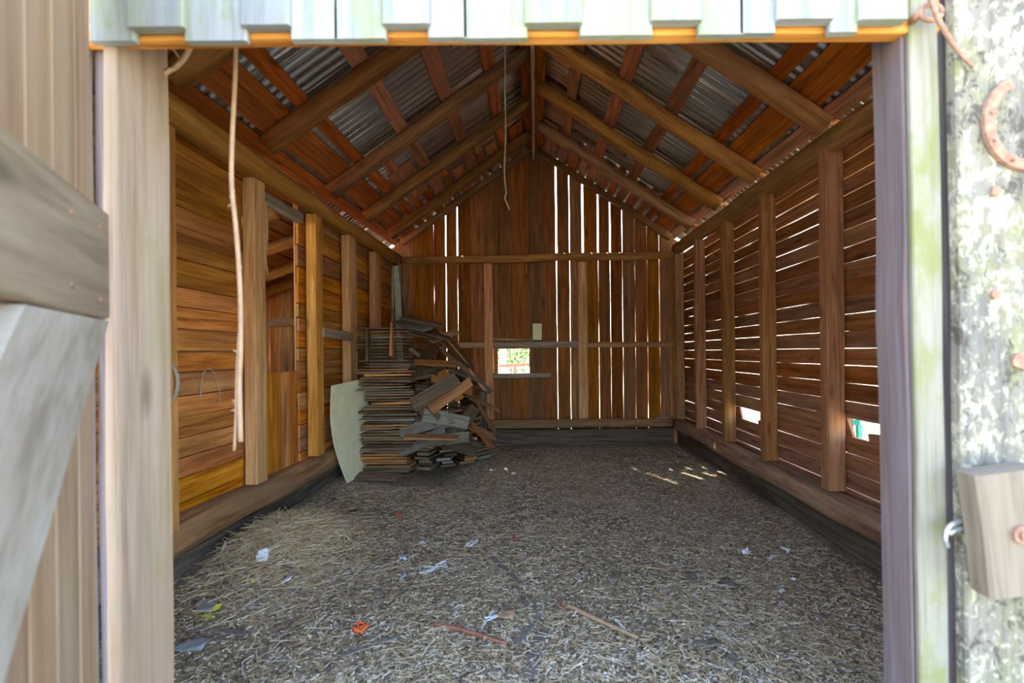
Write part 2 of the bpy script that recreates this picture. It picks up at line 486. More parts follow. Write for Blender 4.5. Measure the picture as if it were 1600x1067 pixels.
tag(corrugated().build('ceiling', M['metal'], smooth=True), 'corrugated galvanised roof sheeting over the rafters', 'roof', kind='structure')

MAIN = [(1.775, 1.69), (1.662, 1.49), (1.453, 1.374), (1.105, 1.012), (.743, .65), (.39, .302), (.0975, .012)]
ORD = ['lowest', 'second lowest', 'third lowest', 'fourth lowest', 'fourth highest', 'third highest', 'second highest', 'highest']
ROWS = ['lowest', 'wide second', 'third', 'fourth', 'fifth', 'sixth', 'topmost']
SIDE = {1: 'right', -1: 'left'}
def roof_board(side, a, b, y0, y1, label, group, skew=0, broken=False):
    m = MR if side > 0 else ML
    mb = MB(); c = (a + b) / 2; w = (a - b) * math.sqrt(1 + m * m)
    nrm = V((m * side, 0, 1)).normalized()
    p = V((c * side, y0, Z0(y0) - m * c)) + nrm * .014
    q = V((c * side, y1, Z0(y1) - m * c)) + nrm * .014
    board(mb, p, q, w, .020, (side, 0, -m), jit=.004 if not broken else .012, skew0=skew, skew1=-skew)
    o = mb.build('roof_board', M['roofb'])
    tag(o, label, 'roof board', group)
for side in (1, -1):
    for i, (a, b) in enumerate(MAIN):
        roof_board(side, a, b, .80, 5.94, f'long {ROWS[i]} red-brown roof board up from the {SIDE[side]} eave, under the metal sheets', f'long roof boards on the {SIDE[side]} slope')
    EX = [(1.345, 1.265), (1.225, 1.13), (.985, .91), (.88, .77), (.62, .555), (.52, .42), (.27, .125)]
    for i, (a, b) in enumerate(EX):
        roof_board(side, a, b, 4.98 if i % 2 else 4.94, 5.9, f'short pale filler roof board beside the rear gable, number {["one", "two", "three", "four", "five", "six", "seven"][i]} up the {SIDE[side]} slope', f'short roof boards by the rear gable on the {SIDE[side]} slope')
roof_board(1, .92, .86, 4.30, 4.62, 'short broken board stub between the third and fourth right rafters', None, .3, True)
roof_board(-1, 1.345, 1.14, 4.22, 4.93, 'wide reddish roof board bridging the two farthest left rafter bays', None)
roof_board(-1, 1.32, 1.235, 3.80, 4.20, 'splintered board stub between the third and fourth left rafters', None, .3, True)
roof_board(-1, .99, .92, 4.62, 4.93, 'curved broken board end hanging over the fourth left rafter', None, .5, True)
roof_board(-1, .62, .56, 4.55, 4.95, 'small broken board end near the ridge on the left slope', None, .5, True)

# rafters
nth = ['nearest', 'second', 'third', 'fourth', 'fifth']
RL = [2.10, 2.83, 3.72, 4.48, 5.22]
RR = [1.86, 2.67, 3.50, 4.22, 4.94]
def rafter(side, y, label, r0=.064, r1=.056, foot=None, mat='raft', x1=.05, flat=.86):
    m = MR if side > 0 else ML
    foot = foot or (1.708 if side > 0 else 1.66)
    mb = MB()
    off = r0 * math.sqrt(1 + m * m) * (flat + .06)
    log(mb, (foot * side, y, Z0(y) - m * foot - off), (x1 * side, y + random.uniform(-.02, .02), Z0(y) - m * x1 - off), r0, r1, m=16, bend=.010, rough=.13, flat=flat)
    o = mb.build('rafter', M[mat], smooth=True)
    tag(o, label, 'rafter', f'log rafters on the {SIDE[side]} slope')
for i, y in enumerate(RL): rafter(-1, y, f'{"log rafter nearest the doorway" if i == 0 else nth[i] + " log rafter from the doorway"} on the left roof slope')
for i, y in enumerate(RR): rafter(1, y, f'{"log rafter nearest the doorway" if i == 0 else nth[i] + " log rafter from the doorway"} on the right roof slope, its round end cut off', mat='log', flat=.97)
rafter(-1, 5.69, 'thin end rafter against the rear gable boards on the left slope', .05, .045, flat=.85)
rafter(1, 5.69, 'thin end rafter against the rear gable boards on the right slope', .05, .045, foot=1.70, flat=.85)
# small birdsmouth wedges on right plate
for i, y in enumerate(RR):
    mb = MB()
    log(mb, (1.725, y + .03, 2.525), (1.82, y + .03, 2.50), .022, .018, m=6, flat=.8)
    tag(mb.build('support_block', M['stud']), f'pale wedge block behind the cut end of the {nth[i] if i else "nearest"} right rafter', 'block', 'wedge blocks on the right plate log')
# ridge board
mb = MB(); board(mb, (0, .85, Z0(.85) - .10), (0, 5.74, Z0(5.74) - .10), .17, .032, (0, 0, 1), jit=.003)
tag(mb.build('ridge_board', M['grey']), 'thin grey ridge board running along the peak of the roof', 'ridge board')

# ------------------------------------------------------------------ plates and sills
def single(name, mb, mat, label, cat, group=None, smooth=False, kind=None):
    return tag(mb.build(name, M[mat], smooth=smooth), label, cat, group, kind)
mb = MB(); log(mb, (-1.722, .98, 2.315), (-1.722, 5.70, 2.335), .076, .070, m=18, bend=.012, rough=.16, flat=.92)
single('plate_log', mb, 'log', 'long round plate log along the top of the left wall', 'log beam', smooth=True)
mb = MB(); log(mb, (1.782, .98, 2.372), (1.782, 5.70, 2.43), .073, .070, m=18, bend=.008, rough=.08, flat=.97)
single('plate_log', mb, 'log', 'long round plate log along the top of the right wall', 'log beam', smooth=True)
mb = MB(); log(mb, (-1.65, 5.645, 2.31), (1.71, 5.645, 2.347), .047, .050, m=14, bend=.008, rough=.08)
single('tie_beam', mb, 'log', 'round tie beam across the rear wall under the gable', 'beam', smooth=True)
mb = MB(); log(mb, (-1.78, 1.12, .275), (-1.78, 5.70, .255), .105, .085, m=18, bend=.012, rough=.10, flat=.9)
single('sill_log', mb, 'logd', 'dusty sill log lying along the foot of the left wall', 'log', smooth=True)
mb = MB(); log(mb, (1.775, 1.12, .232), (1.775, 5.71, .242), .085, .078, m=18, bend=.012, rough=.10, flat=.93)
single('sill_log', mb, 'logd', 'orange-tinged sill log lying along the foot of the right wall', 'log', smooth=True)
mb = MB(); log(mb, (-1.66, 5.645, .272), (1.68, 5.645, .272), .062, .058, m=16, bend=.006, rough=.08, flat=.9)
single('sill_log', mb, 'logd', 'sill log along the foot of the rear wall', 'log', smooth=True)
mb = MB(); board(mb, (-1.80, 1.10, .08), (-1.80, 5.70, .08), .20, .10, (0, 0, 1), jit=.004)
single('base_timber', mb, 'base', 'dark base timber under the left sill log', 'timber')
mb = MB(); board(mb, (1.815, 1.10, .06), (1.815, 5.72, .06), .19, .10, (0, 0, 1), jit=.004)
single('base_timber', mb, 'base', 'dark base timber under the right sill log', 'timber')
mb = MB(); board(mb, (-1.7, 5.69, .09), (1.7, 5.69, .09), .21, .07, (0, 0, 1), jit=.004)
single('base_timber', mb, 'base', 'dark base timber under the rear sill log', 'timber')

# ------------------------------------------------------------------ walls
# left: horizontal boards, tight
rs = random.Random(11)
mb = MB(); mbu = MB()
XL = -1.812
z = .06
bays = [(1.02, 2.80), (3.47, 5.80)]
for (y0, y1) in bays:
    z = .30
    while z < 2.30:
        h = rs.uniform(.10, .135) if z < 1.5 else rs.uniform(.12, .19)
        if z + h > 2.28: h = 2.40 - z
        g = .005 if rs.random() < .5 else .009
        board(mb, (XL + rs.uniform(-.004, .002), y0, z + h / 2), (XL + rs.uniform(-.004, .002), y1, z + h / 2), h - g, .018, (0, 0, 1), jit=.0025, r=rs.random())
        z += h
board(mb, (XL - .012, 1.02, .25), (XL - .012, 5.80, .25), .16, .01, (0, 0, 1))
# tongue of thin backing so the wall reads closed
for (y0, y1) in bays:
    board(mb, (XL - .020, y0, 1.32), (XL - .020, y1, 1.32), 2.16, .012, (0, 0, 1), n=3, jit=0, r=.3)
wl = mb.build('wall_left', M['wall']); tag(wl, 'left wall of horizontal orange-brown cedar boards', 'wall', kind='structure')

# half-height vertical panel in the left opening
mb = MB(); y = 2.80
while y < 3.47:
    w = rs.uniform(.07, .12); w = min(w, 3.47 - y)
    if w < .03: break
    board(mb, (XL - .005, y + w / 2, .30), (XL - .005, y + w / 2, 1.035), w - .003, .018, (0, 1, 0), r=rs.random()); y += w
single('half_wall_panel', mb, 'wall', 'half-height panel of vertical boards below the left wall opening', 'panel')
mb = MB(); board(mb, (-1.775, 2.87, 2.19), (-1.775, 3.45, 2.19), .075, .05, (0, 0, 1), c=.004)
single('lintel_board', mb, 'grey', 'grey weathered lintel board over the left wall opening', 'board')

def stud(x0, x1, y0, y1, z0, z1, mat, label, group, name='stud'):
    mb = MB()
    board(mb, ((x0 + x1) / 2, (y0 + y1) / 2, z0), ((x0 + x1) / 2, (y0 + y1) / 2, z1), y1 - y0, abs(x1 - x0), (0, 1, 0), c=.006, jit=.003)
    return single(name, mb, mat, label, 'stud', group)
GL = 'upright studs along the left wall'
stud(-1.70, -1.775, 2.045, 2.165, .30, 2.24, 'stud', 'golden wall stud half hidden behind the left door jamb', GL)
stud(-1.70, -1.775, 2.765, 2.88, .372, 2.24, 'stud', 'wide golden post on the door side of the left wall opening', GL)
stud(-1.695, -1.775, 3.525, 3.64, .372, 2.25, 'stud', 'wide golden post on the far side of the left wall opening', GL)
stud(-1.70, -1.775, 4.17, 4.345, .365, 2.25, 'stud', 'golden stud of the left wall rising behind the cream panel', GL)
stud(-1.70, -1.775, 4.86, 5.02, .365, 2.25, 'stud', 'golden stud of the left wall above the neat shake stack', GL)
mb = MB(); board(mb, (-1.685, 3.62, 1.335), (-1.685, 4.18, 1.315), .075, .022, (0, 0, 1), c=.003)
single('cleat_board', mb, 'grey', 'short grey cleat nailed across two left wall studs', 'board')

# right: horizontal boards with light gaps
mb = MB(); XR = 1.868
z = .115; k = 0
while z < 2.36:
    h = rs.uniform(.098, .108)
    g = rs.uniform(.0022, .0045) + .0042 * max(0, min(1, (abs(z - 1.16) - .35) / .6))
    if rs.random() < .15: g = .0025
    x = XR + rs.uniform(-.002, .002)
    cz = z + h / 2; r = rs.random()
    lo, hi = z, z + h
    segs = [(1.02, 5.80)]
    if lo < .665 < hi: segs = [(1.02, 2.30), (2.70, 5.80)]           # missing length by the nearest visible stud
    if lo < .56 < hi: segs = [(1.02, 3.76), (4.14, 5.80)]
    for (a, b) in segs:
        sk = .5 if len(segs) > 1 else 0
        board(mb, (x, a, cz), (x, b, cz), h - g, .016, (0, 0, 1), jit=.0016, r=r, skew0=sk if a > 1.1 else 0, skew1=sk if b < 5.9 else 0)
    z += h
# broken wedges left in the holes
board(mb, (XR, 3.55, .585), (XR, 3.82, .545), .045, .015, (0, 0, 1), r=.7)
board(mb, (XR, 2.2, .70), (XR, 2.55, .655), .05, .015, (0, 0, 1), r=.6)
single('wall_right', mb, 'wallr', 'right wall of horizontal shade-darkened boards with daylight gaps', 'wall', kind='structure')
GR = 'upright studs along the right wall'
YS = [1.95, 2.69, 3.45, 4.17, 4.89, 5.60]
LB = ['right wall stud hidden behind the right door jamb', 'right wall stud nearest the doorway, beside the larger board hole', 'second visible stud of the right wall from the doorway',
      'third visible stud of the right wall, beside the smaller board hole', 'fourth visible stud of the right wall from the doorway', 'corner stud where the right wall meets the rear wall']
for y, l in zip(YS, LB):
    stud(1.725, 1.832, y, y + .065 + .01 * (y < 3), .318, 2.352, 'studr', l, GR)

# back: vertical boards
JP = [612, 632, 646, 662.5, 679.7, 698.4, 716.5, 737, 757, 778, 802, 825, 848, 871, 891.5, 912, 936, 954.7, 973.4, 993, 1012, 1031, 1050, 1070]
GAPS = {679.7: .006, 698.4: .010, 716.5: .006, 871: .0075, 891.5: .006, 936: .0062, 954.7: .0065, 973.4: .0062, 993: .0045, 1012: .0062, 1031: .006, 1050: .004, 912: .001, 802: .001}
UP = {912: .025, 871: .021, 936: .021, 891.5: .010, 698.4: .018, 716.5: .018, 954.7: .019, 973.4: .013}
YB = 5.79
mb = MB()
WX0, WX1, WZ0, WZ1 = at(780, 583, YB).x, at(827, 545, YB).x, at(800, 583, YB).z, at(800, 545, YB).z
def topz(x): return roofz(x) - .004
for i in range(len(JP) - 1):
    x0 = (JP[i] - 837) / F * YB; x1 = (JP[i + 1] - 837) / F * YB
    g0 = GAPS.get(JP[i], .001); g1 = GAPS.get(JP[i + 1], .001)
    a, b = x0 + g0 / 2, x1 - g1 / 2
    cx, w = (a + b) / 2, b - a
    r = rs.random()
    s1 = (topz(b) - topz(a)) / w
    yy = YB + rs.uniform(-.002, .002)
    def pl(z0, z1, xa=a, xb=b, skew=0, split=None):
        if xb - xa < .01: return
        board(mb, ((xa + xb) / 2, yy, z0), ((xa + xb) / 2, yy, z1), xb - xa, .026, (1, 0, 0), n=max(2, int((z1 - z0) / .15)), jit=.002, r=r, skew1=skew)
    if b <= WX0 or a >= WX1:
        ua, ub = x0 + UP.get(JP[i], g0) / 2, x1 - UP.get(JP[i + 1], g1) / 2     # the gaps are wider above the tie beam
        pl(-.04, 2.36)
        pl(2.362, (topz(ua) + topz(ub)) / 2, ua, ub, (topz(ub) - topz(ua)) / (ub - ua))
    else:
        pl(-.04, WZ0); pl(WZ1, (topz(a) + topz(b)) / 2, skew=s1)
        if a < WX0: pl(WZ0, WZ1, a + .008, WX0)
        if b > WX1: pl(WZ0, WZ1, WX1, b)
single('wall_back', mb, 'back', 'rear wall of vertical cedar boards with sunlit gaps', 'wall', kind='structure')
mb = MB()
board(mb, (0, YB + .023, 3.45), (0, YB + .023, 3.80), .16, .015, (1, 0, 0))
for (u, w) in ((757, .10), (737, .09), (778, .06), (802, .07), (825, .07), (848, .07), (662.5, .08), (642, .18), (912, .05)):   # outside battens on the closed joints
    x = (u - 837) / F * YB
    if WX0 - w / 2 < x < WX1 + w / 2:
        board(mb, (x, YB + .023, .06), (x, YB + .023, WZ0 - .01), w, .015, (1, 0, 0)); board(mb, (x, YB + .023, WZ1 + .01), (x, YB + .023, topz(x) - .03), w, .015, (1, 0, 0))
    else: board(mb, (x, YB + .023, .06), (x, YB + .023, 2.36 if u == 912 else topz(x) - .06), w, .015, (1, 0, 0))
mb.build('batten', M['back'], bpy.data.objects['wall_back'])
GB = 'upright studs of the rear wall'
def bstud(u0, u1, v0, v1, label, yf=5.702):
    a, b = at(u0, v1, yf), at(u1, v0, yf); a.z = .205
    mb = MB(); board(mb, ((a.x + b.x) / 2, yf + .035, a.z), ((a.x + b.x) / 2, yf + .035, b.z), b.x - a.x, .07, (1, 0, 0), c=.004)
    single('stud', mb, 'stud', label, 'stud', GB)
bstud(758, 769, 411, 654, 'rear wall stud just left of the small window opening')
bstud(905, 917, 409, 654, 'rear wall stud right of the small window opening')
bstud(1054, 1063, 405, 654, 'narrow stud at the right end of the rear wall')
def girt(u0, u1, v0, v1, label, mat='log', yf=5.705, name='girt', cat='board', t=.05):
    a, b = at(u0, v1, yf), at(u1, v0, yf)
    mb = MB(); board(mb, (a.x, yf + t / 2, (a.z + b.z) / 2), (b.x, yf + t / 2, (a.z + b.z) / 2), b.z - a.z, t, (0, 0, 1), c=.004, jit=.004)
    return single(name, mb, mat, label, cat)
girt(645, 757.5, 535, 545, 'horizontal girt of the rear wall left of the window stud', 'logd')
girt(917.5, 1053, 533, 543, 'horizontal girt of the rear wall right of the window', 'logd')
win = empty('window_1', ((WX0 + WX1) / 2, YB, WZ0)); tag(win, 'small bare square window opening in the rear wall showing green leaves', 'window', kind='structure')
def wpart(name, u0, u1, v0, v1, mat, yf=5.705, t=.06):
    a, b = at(u0, v1, yf), at(u1, v0, yf); mb = MB()
    o = V(win.location)
    board(mb, V((a.x, yf + t / 2, (a.z + b.z) / 2)) - o, V((b.x, yf + t / 2, (a.z + b.z) / 2)) - o, b.z - a.z, t, (0, 0, 1), c=.004, jit=.003)
    mb.build(name, M[mat], win)
wpart('window_head', 769.5, 904, 533, 544.5, 'grey')
wpart('window_trim', 769.5, 832, 528, 532.6, 'logd', 5.735, .035)
mb = MB(); board(mb, V((WX0 - .05, YB + .03, WZ1 + .03)) - V(win.location), V((WX1 + .05, YB + .03, WZ1 + .03)) - V(win.location), .02, .03, (0, 0, 1)); board(mb, V(((WX0 + WX1) / 2, YB + .05, WZ1 + .04)) - V(win.location), V(((WX0 + WX1) / 2, YB + .30, WZ1 + .02)) - V(win.location), WX1 - WX0 + .1, .02, (1, 0, 0)); mb.build('added_sun_flap', M['grey'], win)  # unseen flap added outside above the opening to keep direct sun out
wpart('window_sill', 770, 861, 583, 591, 'grey', 5.70, .07)
mb = MB(); board(mb, at(839.5, 531, 5.76), at(839.5, 505.5, 5.76), .115, .012, (1, 0, 0), jit=0, c=.002)
single('pale_plate', mb, 'cream', 'small pale rectangular plate on the rear wall above the window', 'plate')
mb = MB(); a = at(1035, 653.5, 5.66); board(mb, a - V((.085, 0, -.0)), a + V((.085, 0, 0)), .035, .04, (0, 0, 1), c=.003)
single('wood_offcut', mb, 'grey', 'small pale offcut lying on the rear sill log near the right corner', 'offcut')

# ------------------------------------------------------------------ lean-to behind the left opening
XW = -3.6
def leanz(x): return 2.32 + .34 * (x + 1.86)
mb = MB(); x = XW
while x < -1.86:
    w = rs.uniform(.09, .15); w = min(w, -1.865 - x)
    if w < .02: break
    board(mb, (x + w / 2, 5.1, .0), (x + w / 2, 5.1, leanz(x) + .03), w - .003, .018, (1, 0, 0), r=rs.random()); x += w
single('wall_annex_back', mb, 'wall', 'end wall of vertical boards seen through the left opening', 'wall', kind='structure')
mb = MB(); board(mb, (XW, 5.06, 1.52), (-1.87, 5.06, 1.52), .09, .04, (0, 0, 1))
single('girt', mb, 'logd', 'horizontal girt on the end wall seen through the left opening', 'board')
for i, y in enumerate((3.32, 3.92, 4.47, 4.95)):
    mb = MB(); log(mb, (-1.875, y, leanz(-1.875) - .11), (XW + .04, y, leanz(XW + .04) - .11), .05, .045, bend=.02)
    single('pole_rafter', mb, 'log', f'{["nearest", "second", "third", "farthest"][i]} round pole rafter seen through the left wall opening', 'rafter', 'pole rafters of the annex', True)
mb = MB(); x = XW
while x < -1.90:
    w = min(rs.uniform(.10, .17), -1.885 - x)
    if w < .02: break
    board(mb, (x + w / 2, 2.2, leanz(x + w / 2) - .02), (x + w / 2, 5.3, leanz(x + w / 2) - .02), w - .012, .018, (1, 0, .34), r=rs.random()); x += w
board(mb, ((XW - 1.86) / 2, 2.2, leanz((XW - 1.86) / 2) + .012), ((XW - 1.86) / 2, 5.3, leanz((XW - 1.86) / 2) + .012), 1.82, .02, (1, 0, .34), n=2, jit=0, r=.2)
single('ceiling_annex', mb, 'roofb', 'low board roof of the annex beyond the left opening', 'roof', kind='structure')
mb = MB(); x = XW
mb2 = MB(); board(mb2, (XW, 2.2, 1.0), (XW, 5.1, 1.0), 2.0, .02, (0, 0, 1))
board(mb2, (XW, 2.2, .75), (-1.88, 2.2, .75), 1.6, .02, (0, 0, 1))
single('wall_annex_side', mb2, 'wall', 'outer side wall of the annex', 'wall', kind='structure')
mb = MB(); tube(mb, curve_pts([(-1.735, 2.94, 2.15), (-1.73, 2.945, 1.95), (-1.737, 2.94, 1.80), (-1.728, 2.945, 1.68)]), .010, 5, taper=.006)
single('hanging_strip', mb, 'tanstick', 'dry strip dangling in the left wall opening', 'strip')

# ------------------------------------------------------------------ doorway (front wall)
front = empty('wall_front', (0, .95, 0)); tag(front, 'weathered front wall around the open doorway', 'wall', kind='structure')
fo = V(front.location)
def fpart(name, a, b, w, t, wdir, mat, c=.003, jit=.002, **kw):
    mb = MB(); board(mb, V(a) - fo, V(b) - fo, w, t, wdir, c=c, jit=jit, **kw)
    o = mb.build(name, M[mat], front); return o
# header: backing board + uneven cladding ends
o = fpart('header_board', (-.95, .967, 2.0), (.85, .967, 2.0), .358, .032, (0, 0, 1), 'stud')
blocks = [(150, 213, 0, .5), (213, 298, 1, 0), (298, 386, 0, 0), (386, 462, 1, 0), (462, 532, 0, 0), (532, 606, 0, 0), (606, 677, 1, 0), (677, 732, 0, 0), (732, 825, 0, 0), (825, 914, 1, 0),
          (914, 1019, 0, 0), (1019, 1099, 1, 0), (1099, 1163, 0, 0), (1163, 1213, 0, 0), (1213, 1302, 1, 0), (1302, 1340, 0, 0), (1340, 1416, 1, 0)]
for (u0, u1, short, _) in blocks:
    x0, x1 = (u0 - 837) / F * .935, (u1 - 837) / F * .935
    zb = (1.828 if short else 1.806) + rs.uniform(-.003, .003)
    yc = .931 if short else .939
    fpart('cladding_board', ((x0 + x1) / 2, yc, zb), ((x0 + x1) / 2, yc, 2.25), x1 - x0 - (.0 if short else -.01), .022 if short else .016, (1, 0, 0), 'out', n=6)
# gable cladding above the header
zt_ = lambda x: roofz(x, .95) - .03
x = -1.80
while x < 1.80:
    x2 = min(x + .18, 1.80)
    ta, tb_ = zt_(x + .009), zt_(x2 - .009)
    fpart('gable_board', ((x + x2) / 2, .985, 2.18), ((x + x2) / 2, .985, (ta + tb_) / 2), x2 - x - .018, .018, (1, 0, 0), 'out', n=4, skew1=(tb_ - ta) / (x2 - x))
    x = x2
# jambs
fpart('wall_stud', (-.930, 1.04, -.05), (-.930, 1.04, 1.98), .05, .10, (1, 0, 0), 'jambr')
fpart('jamb', (-.886, 1.02, -.05), (-.886, 1.02, 1.98), .030, .14, (1, 0, 0), 'jamb', jit=.003)
fpart('jamb', (.828, 1.005, -.05), (.818, 1.005, 1.98), .075, .085, (1, 0, 0), 'jambr', jit=.003)
fpart('jamb_facing', (.826, .953, -.05), (.812, .953, 2.1), .060, .014, (1, 0, 0), 'jambf')
fpart('wall_stud', (.882, .985, -.05), (.872, .985, 2.1), .05, .03, (1, 0, 0), 'jambr')
fpart('lichen_board', (1.07, .935, -.05), (1.06, .935, 2.2), .405, .028, (1, 0, 0), 'lich', c=.004)
fpart('lichen_board', (1.50, .937, -.05), (1.50, .937, 2.2), .40, .028, (1, 0, 0), 'lich', c=.004)
fpart('wall_board', (-1.12, .975, -.05), (-1.12, .975, 2.2), .34, .02, (1, 0, 0), 'out')
fpart('wall_board', (-1.48, .975, -.05), (-1.48, .975, 2.2), .36, .02, (1, 0, 0), 'out')
fpart('wall_board', (1.80, .975, -.05), (1.80, .975, 2.2), .18, .02, (1, 0, 0), 'out')
fpart('wall_board', (-1.78, .975, -.05), (-1.78, .975, 2.2), .22, .02, (1, 0, 0), 'out')

# horseshoe
def plane_pt(u, v, Y): return at(u, v, Y)
hs = empty('horseshoe', at(1604, 190, .915)); tag(hs, 'rusty horseshoe nailed to the lichen-covered board right of the doorway', 'horseshoe')
ho = V(hs.location)
pts = []
for k in range(25):
    th = math.radians(118 + k * (304 / 24) * 1.0)
    rx, rz = .078, .088
    pts.append(V((rx * math.cos(th) * (1 if k not in (0, 24) else .9), 0, rz * math.sin(th))))
mb = MB(); profs = [[(-.004, -.010), (.004, -.011), (.005, .008), (.003, .012), (-.003, .012), (-.005, .008)]] * len(pts)
sweep(mb, pts, profs, V((0, 1, 0)))
mb.build('shoe', M['rust'], hs, smooth=False)
for k in (4, 7, 10, 14):
    mb = MB(); p = pts[k]; log(mb, p + V((0, -.009, 0)), p + V((0, .002, 0)), .0035, n=2, m=8, rough=0, bend=0)
    mb.build('horseshoe_nail', M['rust'], hs)
# turn block
tb = empty('turn_block', at(1572, 826, .885)); tag(tb, 'tilted wooden turn block bolted to the lichen-covered board', 'latch')
to = V(tb.location)
ang = math.radians(7)
up = V((-math.sin(ang), 0, math.cos(ang)))
mb = MB(); board(mb, up * -.118, up * .118, .125, .05, (math.cos(ang), 0, math.sin(ang)), c=.006, jit=.006)
mb.build('block', M['block'], tb)
mb = MB(); log(mb, (0, -.032, 0), (0, -.02, 0), .017, n=2, m=14, rough=.04, bend=0); log(mb, (0, -.036, 0), (0, -.031, 0), .008, n=2, m=10, rough=.04, bend=0)
mb.build('bolt', M['rust'], tb)
# staple and eye screw, rod, nails
mb = MB(); a = at(1473, 830, .915)
tube(mb, curve_pts([a + V((.055, .006, .018)), a + V((.02, -.006, .02)), a + V((0, -.01, .008)), a + V((-.004, -.01, -.012)), a + V((.004, -.006, -.028))]), .0045, 8)
tube(mb, curve_pts([a + V((.055, .004, .004)), a + V((.02, -.008, .006)), a + V((.002, -.012, 0))]), .0045, 8)
single('wire_hook', mb, 'steel', 'bent galvanised wire hook beside the wooden turn block', 'hook', smooth=True)
mb = MB(); a = at(1452, 22, .925)
tube(mb, [a + V((.022 * math.cos(t), -.004, .016 * math.sin(t))) for t in [k * .5 for k in range(13)]], .005, 8)
tube(mb, [a + V((-.02, .018, 0)), a + V((-.02, -.004, 0))], .0085, 8)
single('screw_eye', mb, 'rust', 'rusty screw eye at the top of the right door jamb', 'hook', smooth=True)
mb = MB(); tube(mb, curve_pts([at(1452, -12, .91), at(1466, 30, .90), at(1495, 78, .905), at(1520, 105, .912)]), .0055, 8, taper=.003)
single('hook_rod', mb, 'rust', 'thin rusty rod slanting down from the screw eye', 'rod', smooth=True)
for (u, v, l) in ((1553, 300, 'rusty nail below the horseshoe on the lichen-covered board'), (1553, 460, 'rusty nail halfway down the lichen-covered board'), (1590, 564, 'rusty iron stub at the edge of the lichen-covered board')):
    a = at(u, v, .921); mb = MB()
    log(mb, a + V((0, -.006, 0)), a, .010 if v < 550 else .016, n=2, m=9, rough=.2, bend=0)
    tube(mb, [a + V((0, -.001, 0)), a + V((0, .002, -.004))], .004, 6)
    single('rusty_nail', mb, 'rust', l, 'nail')

# open door leaf on the left
D0 = V((-.882, .925, 0)); dd = V((.493, -.870, 0)); dn = V((.870, .493, 0))
door = empty('door_1', D0); tag(door, 'weathered ledged and braced door leaf swung open at the left', 'door', kind='structure')
s = 0.0; k = 0
for w in (.085, .10, .095, .11, .12, .12):
    mb = MB(); c = dd * (s + w / 2) - dn * .022
    board(mb, c + V((0, 0, .02)), c + V((0, 0, 2.05)), w - .004, .02, dd, c=.003, jit=.002, r=rs.random()); s += w
    mb.build('door_board', M['door'], door)
mb = MB()
def dp(l, z): return dd * l + V((0, 0, z))
board(mb, dp(.005, 1.345), dp(.62, 1.345), .215, .028, V((0, 0, 1)), c=.004, jit=.003)
mb.build('door_rail', M['doorr'], door)
mb = MB()
# brace runs from under the rail near the hinge down to the free edge
pl_ = [(.005, 1.232), (.36, 1.232), (.62, .935), (.62, .54), (.31, .886)]
vs_ = [dp(l, z) + dn * o_ for o_ in (-.013, .013) for (l, z) in pl_]
mb.v += vs_; k5 = len(pl_)
bd = V((.26 / .62, 0, 0))
def buv(l, z): return ((l * .66 - z * .75) + 3.1, (l * .75 + z * .66) + 7.7)
mb.face(tuple(range(k5, 2 * k5)), tuple(buv(*p) for p in pl_), .5)
mb.face(tuple(reversed(range(k5))), tuple(buv(*p) for p in reversed(pl_)), .5)
for i in range(k5):
    j = (i + 1) % k5
    mb.face((i, j, j + k5, i + k5), (buv(*pl_[i]), buv(*pl_[j]), buv(*pl_[j]), buv(*pl_[i])), .5)
mb.build('door_brace', M['brace'], door)
mb = MB(); board(mb, dp(.005, .32), dp(.62, .32), .2, .028, V((0, 0, 1)), c=.004)
mb.build('door_rail', M['doorr'], door)
for (l, z) in ((.06, 1.41), (.06, 1.27), (.2, 1.4), (.2, 1.28)):
    mb = MB(); p = dp(l, z) + dn * .016; log(mb, p - dn * .004, p, .005, n=2, m=8, rough=0, bend=0); mb.build('nail_head', M['rust'], door)

# ------------------------------------------------------------------ hanging things
Yv = 1.12
mb = MB()
tube(mb, curve_pts([at(369, 60, Yv), at(367, 130, Yv), at(363, 215, Yv), at(362, 290, Yv), at(369, 360, Yv), at(375, 450, Yv), at(376, 540, Yv), at(374, 600, Yv), at(376, 690, Yv)], 6), .0052, 7, taper=.0062)
tube(mb, curve_pts([at(374, 520, Yv), at(370, 590, Yv), at(369, 640, Yv), at(366, 704, Yv)], 6), .004, 7, taper=.0035)
for (u, v, du, dv) in ((364, 310, -6, -3), (363, 320, -7, 2), (375, 470, 4, -4), (372, 550, -8, -3), (370, 630, -7, -6), (369, 640, -8, 2), (362, 300, 5, -2), (374, 420, 4, -4)):
    tube(mb, [at(u, v, Yv), at(u + du, v + dv, Yv)], .0035, 6, taper=.002)
single('hanging_vine', mb, 'twig', 'long bare vine stem hanging down from the door header at the left', 'vine', smooth=True)
mb = MB(); tube(mb, curve_pts([at(300, 62, 1.1), at(292, 85, 1.1), at(275, 105, 1.1), at(262, 112, 1.08), at(250, 125, 1.09)], 6), .007, 7, taper=.005)
tube(mb, [at(262, 70, 1.1), at(272, 78, 1.1), at(280, 90, 1.1)], .004, 6, taper=.0025)
single('twig', mb, 'twig', 'short curved twig in the top left corner of the doorway', 'twig', smooth=True)
mb = MB(); tube(mb, curve_pts([at(790, 40, 3.6), at(789, 130, 3.6), at(790, 210, 3.6), at(788, 270, 3.6), at(791, 300, 3.6), at(789, 310, 3.6), at(796, 327, 3.6)], 6), .006, 6)
single('hanging_twine', mb, 'straw_pale', 'thin twine dangling from the roof left of the ridge', 'twine', smooth=True)
mb = MB(); tube(mb, curve_pts([at(619, 396, 5.37), at(624, 412, 5.32), at(628, 450, 5.28), at(634, 490, 5.22), at(637, 525, 5.22)], 6), .011, 7)
single('cable', mb, 'cable', 'dark cable drooping from the plate log in the rear left corner', 'cable', smooth=True)
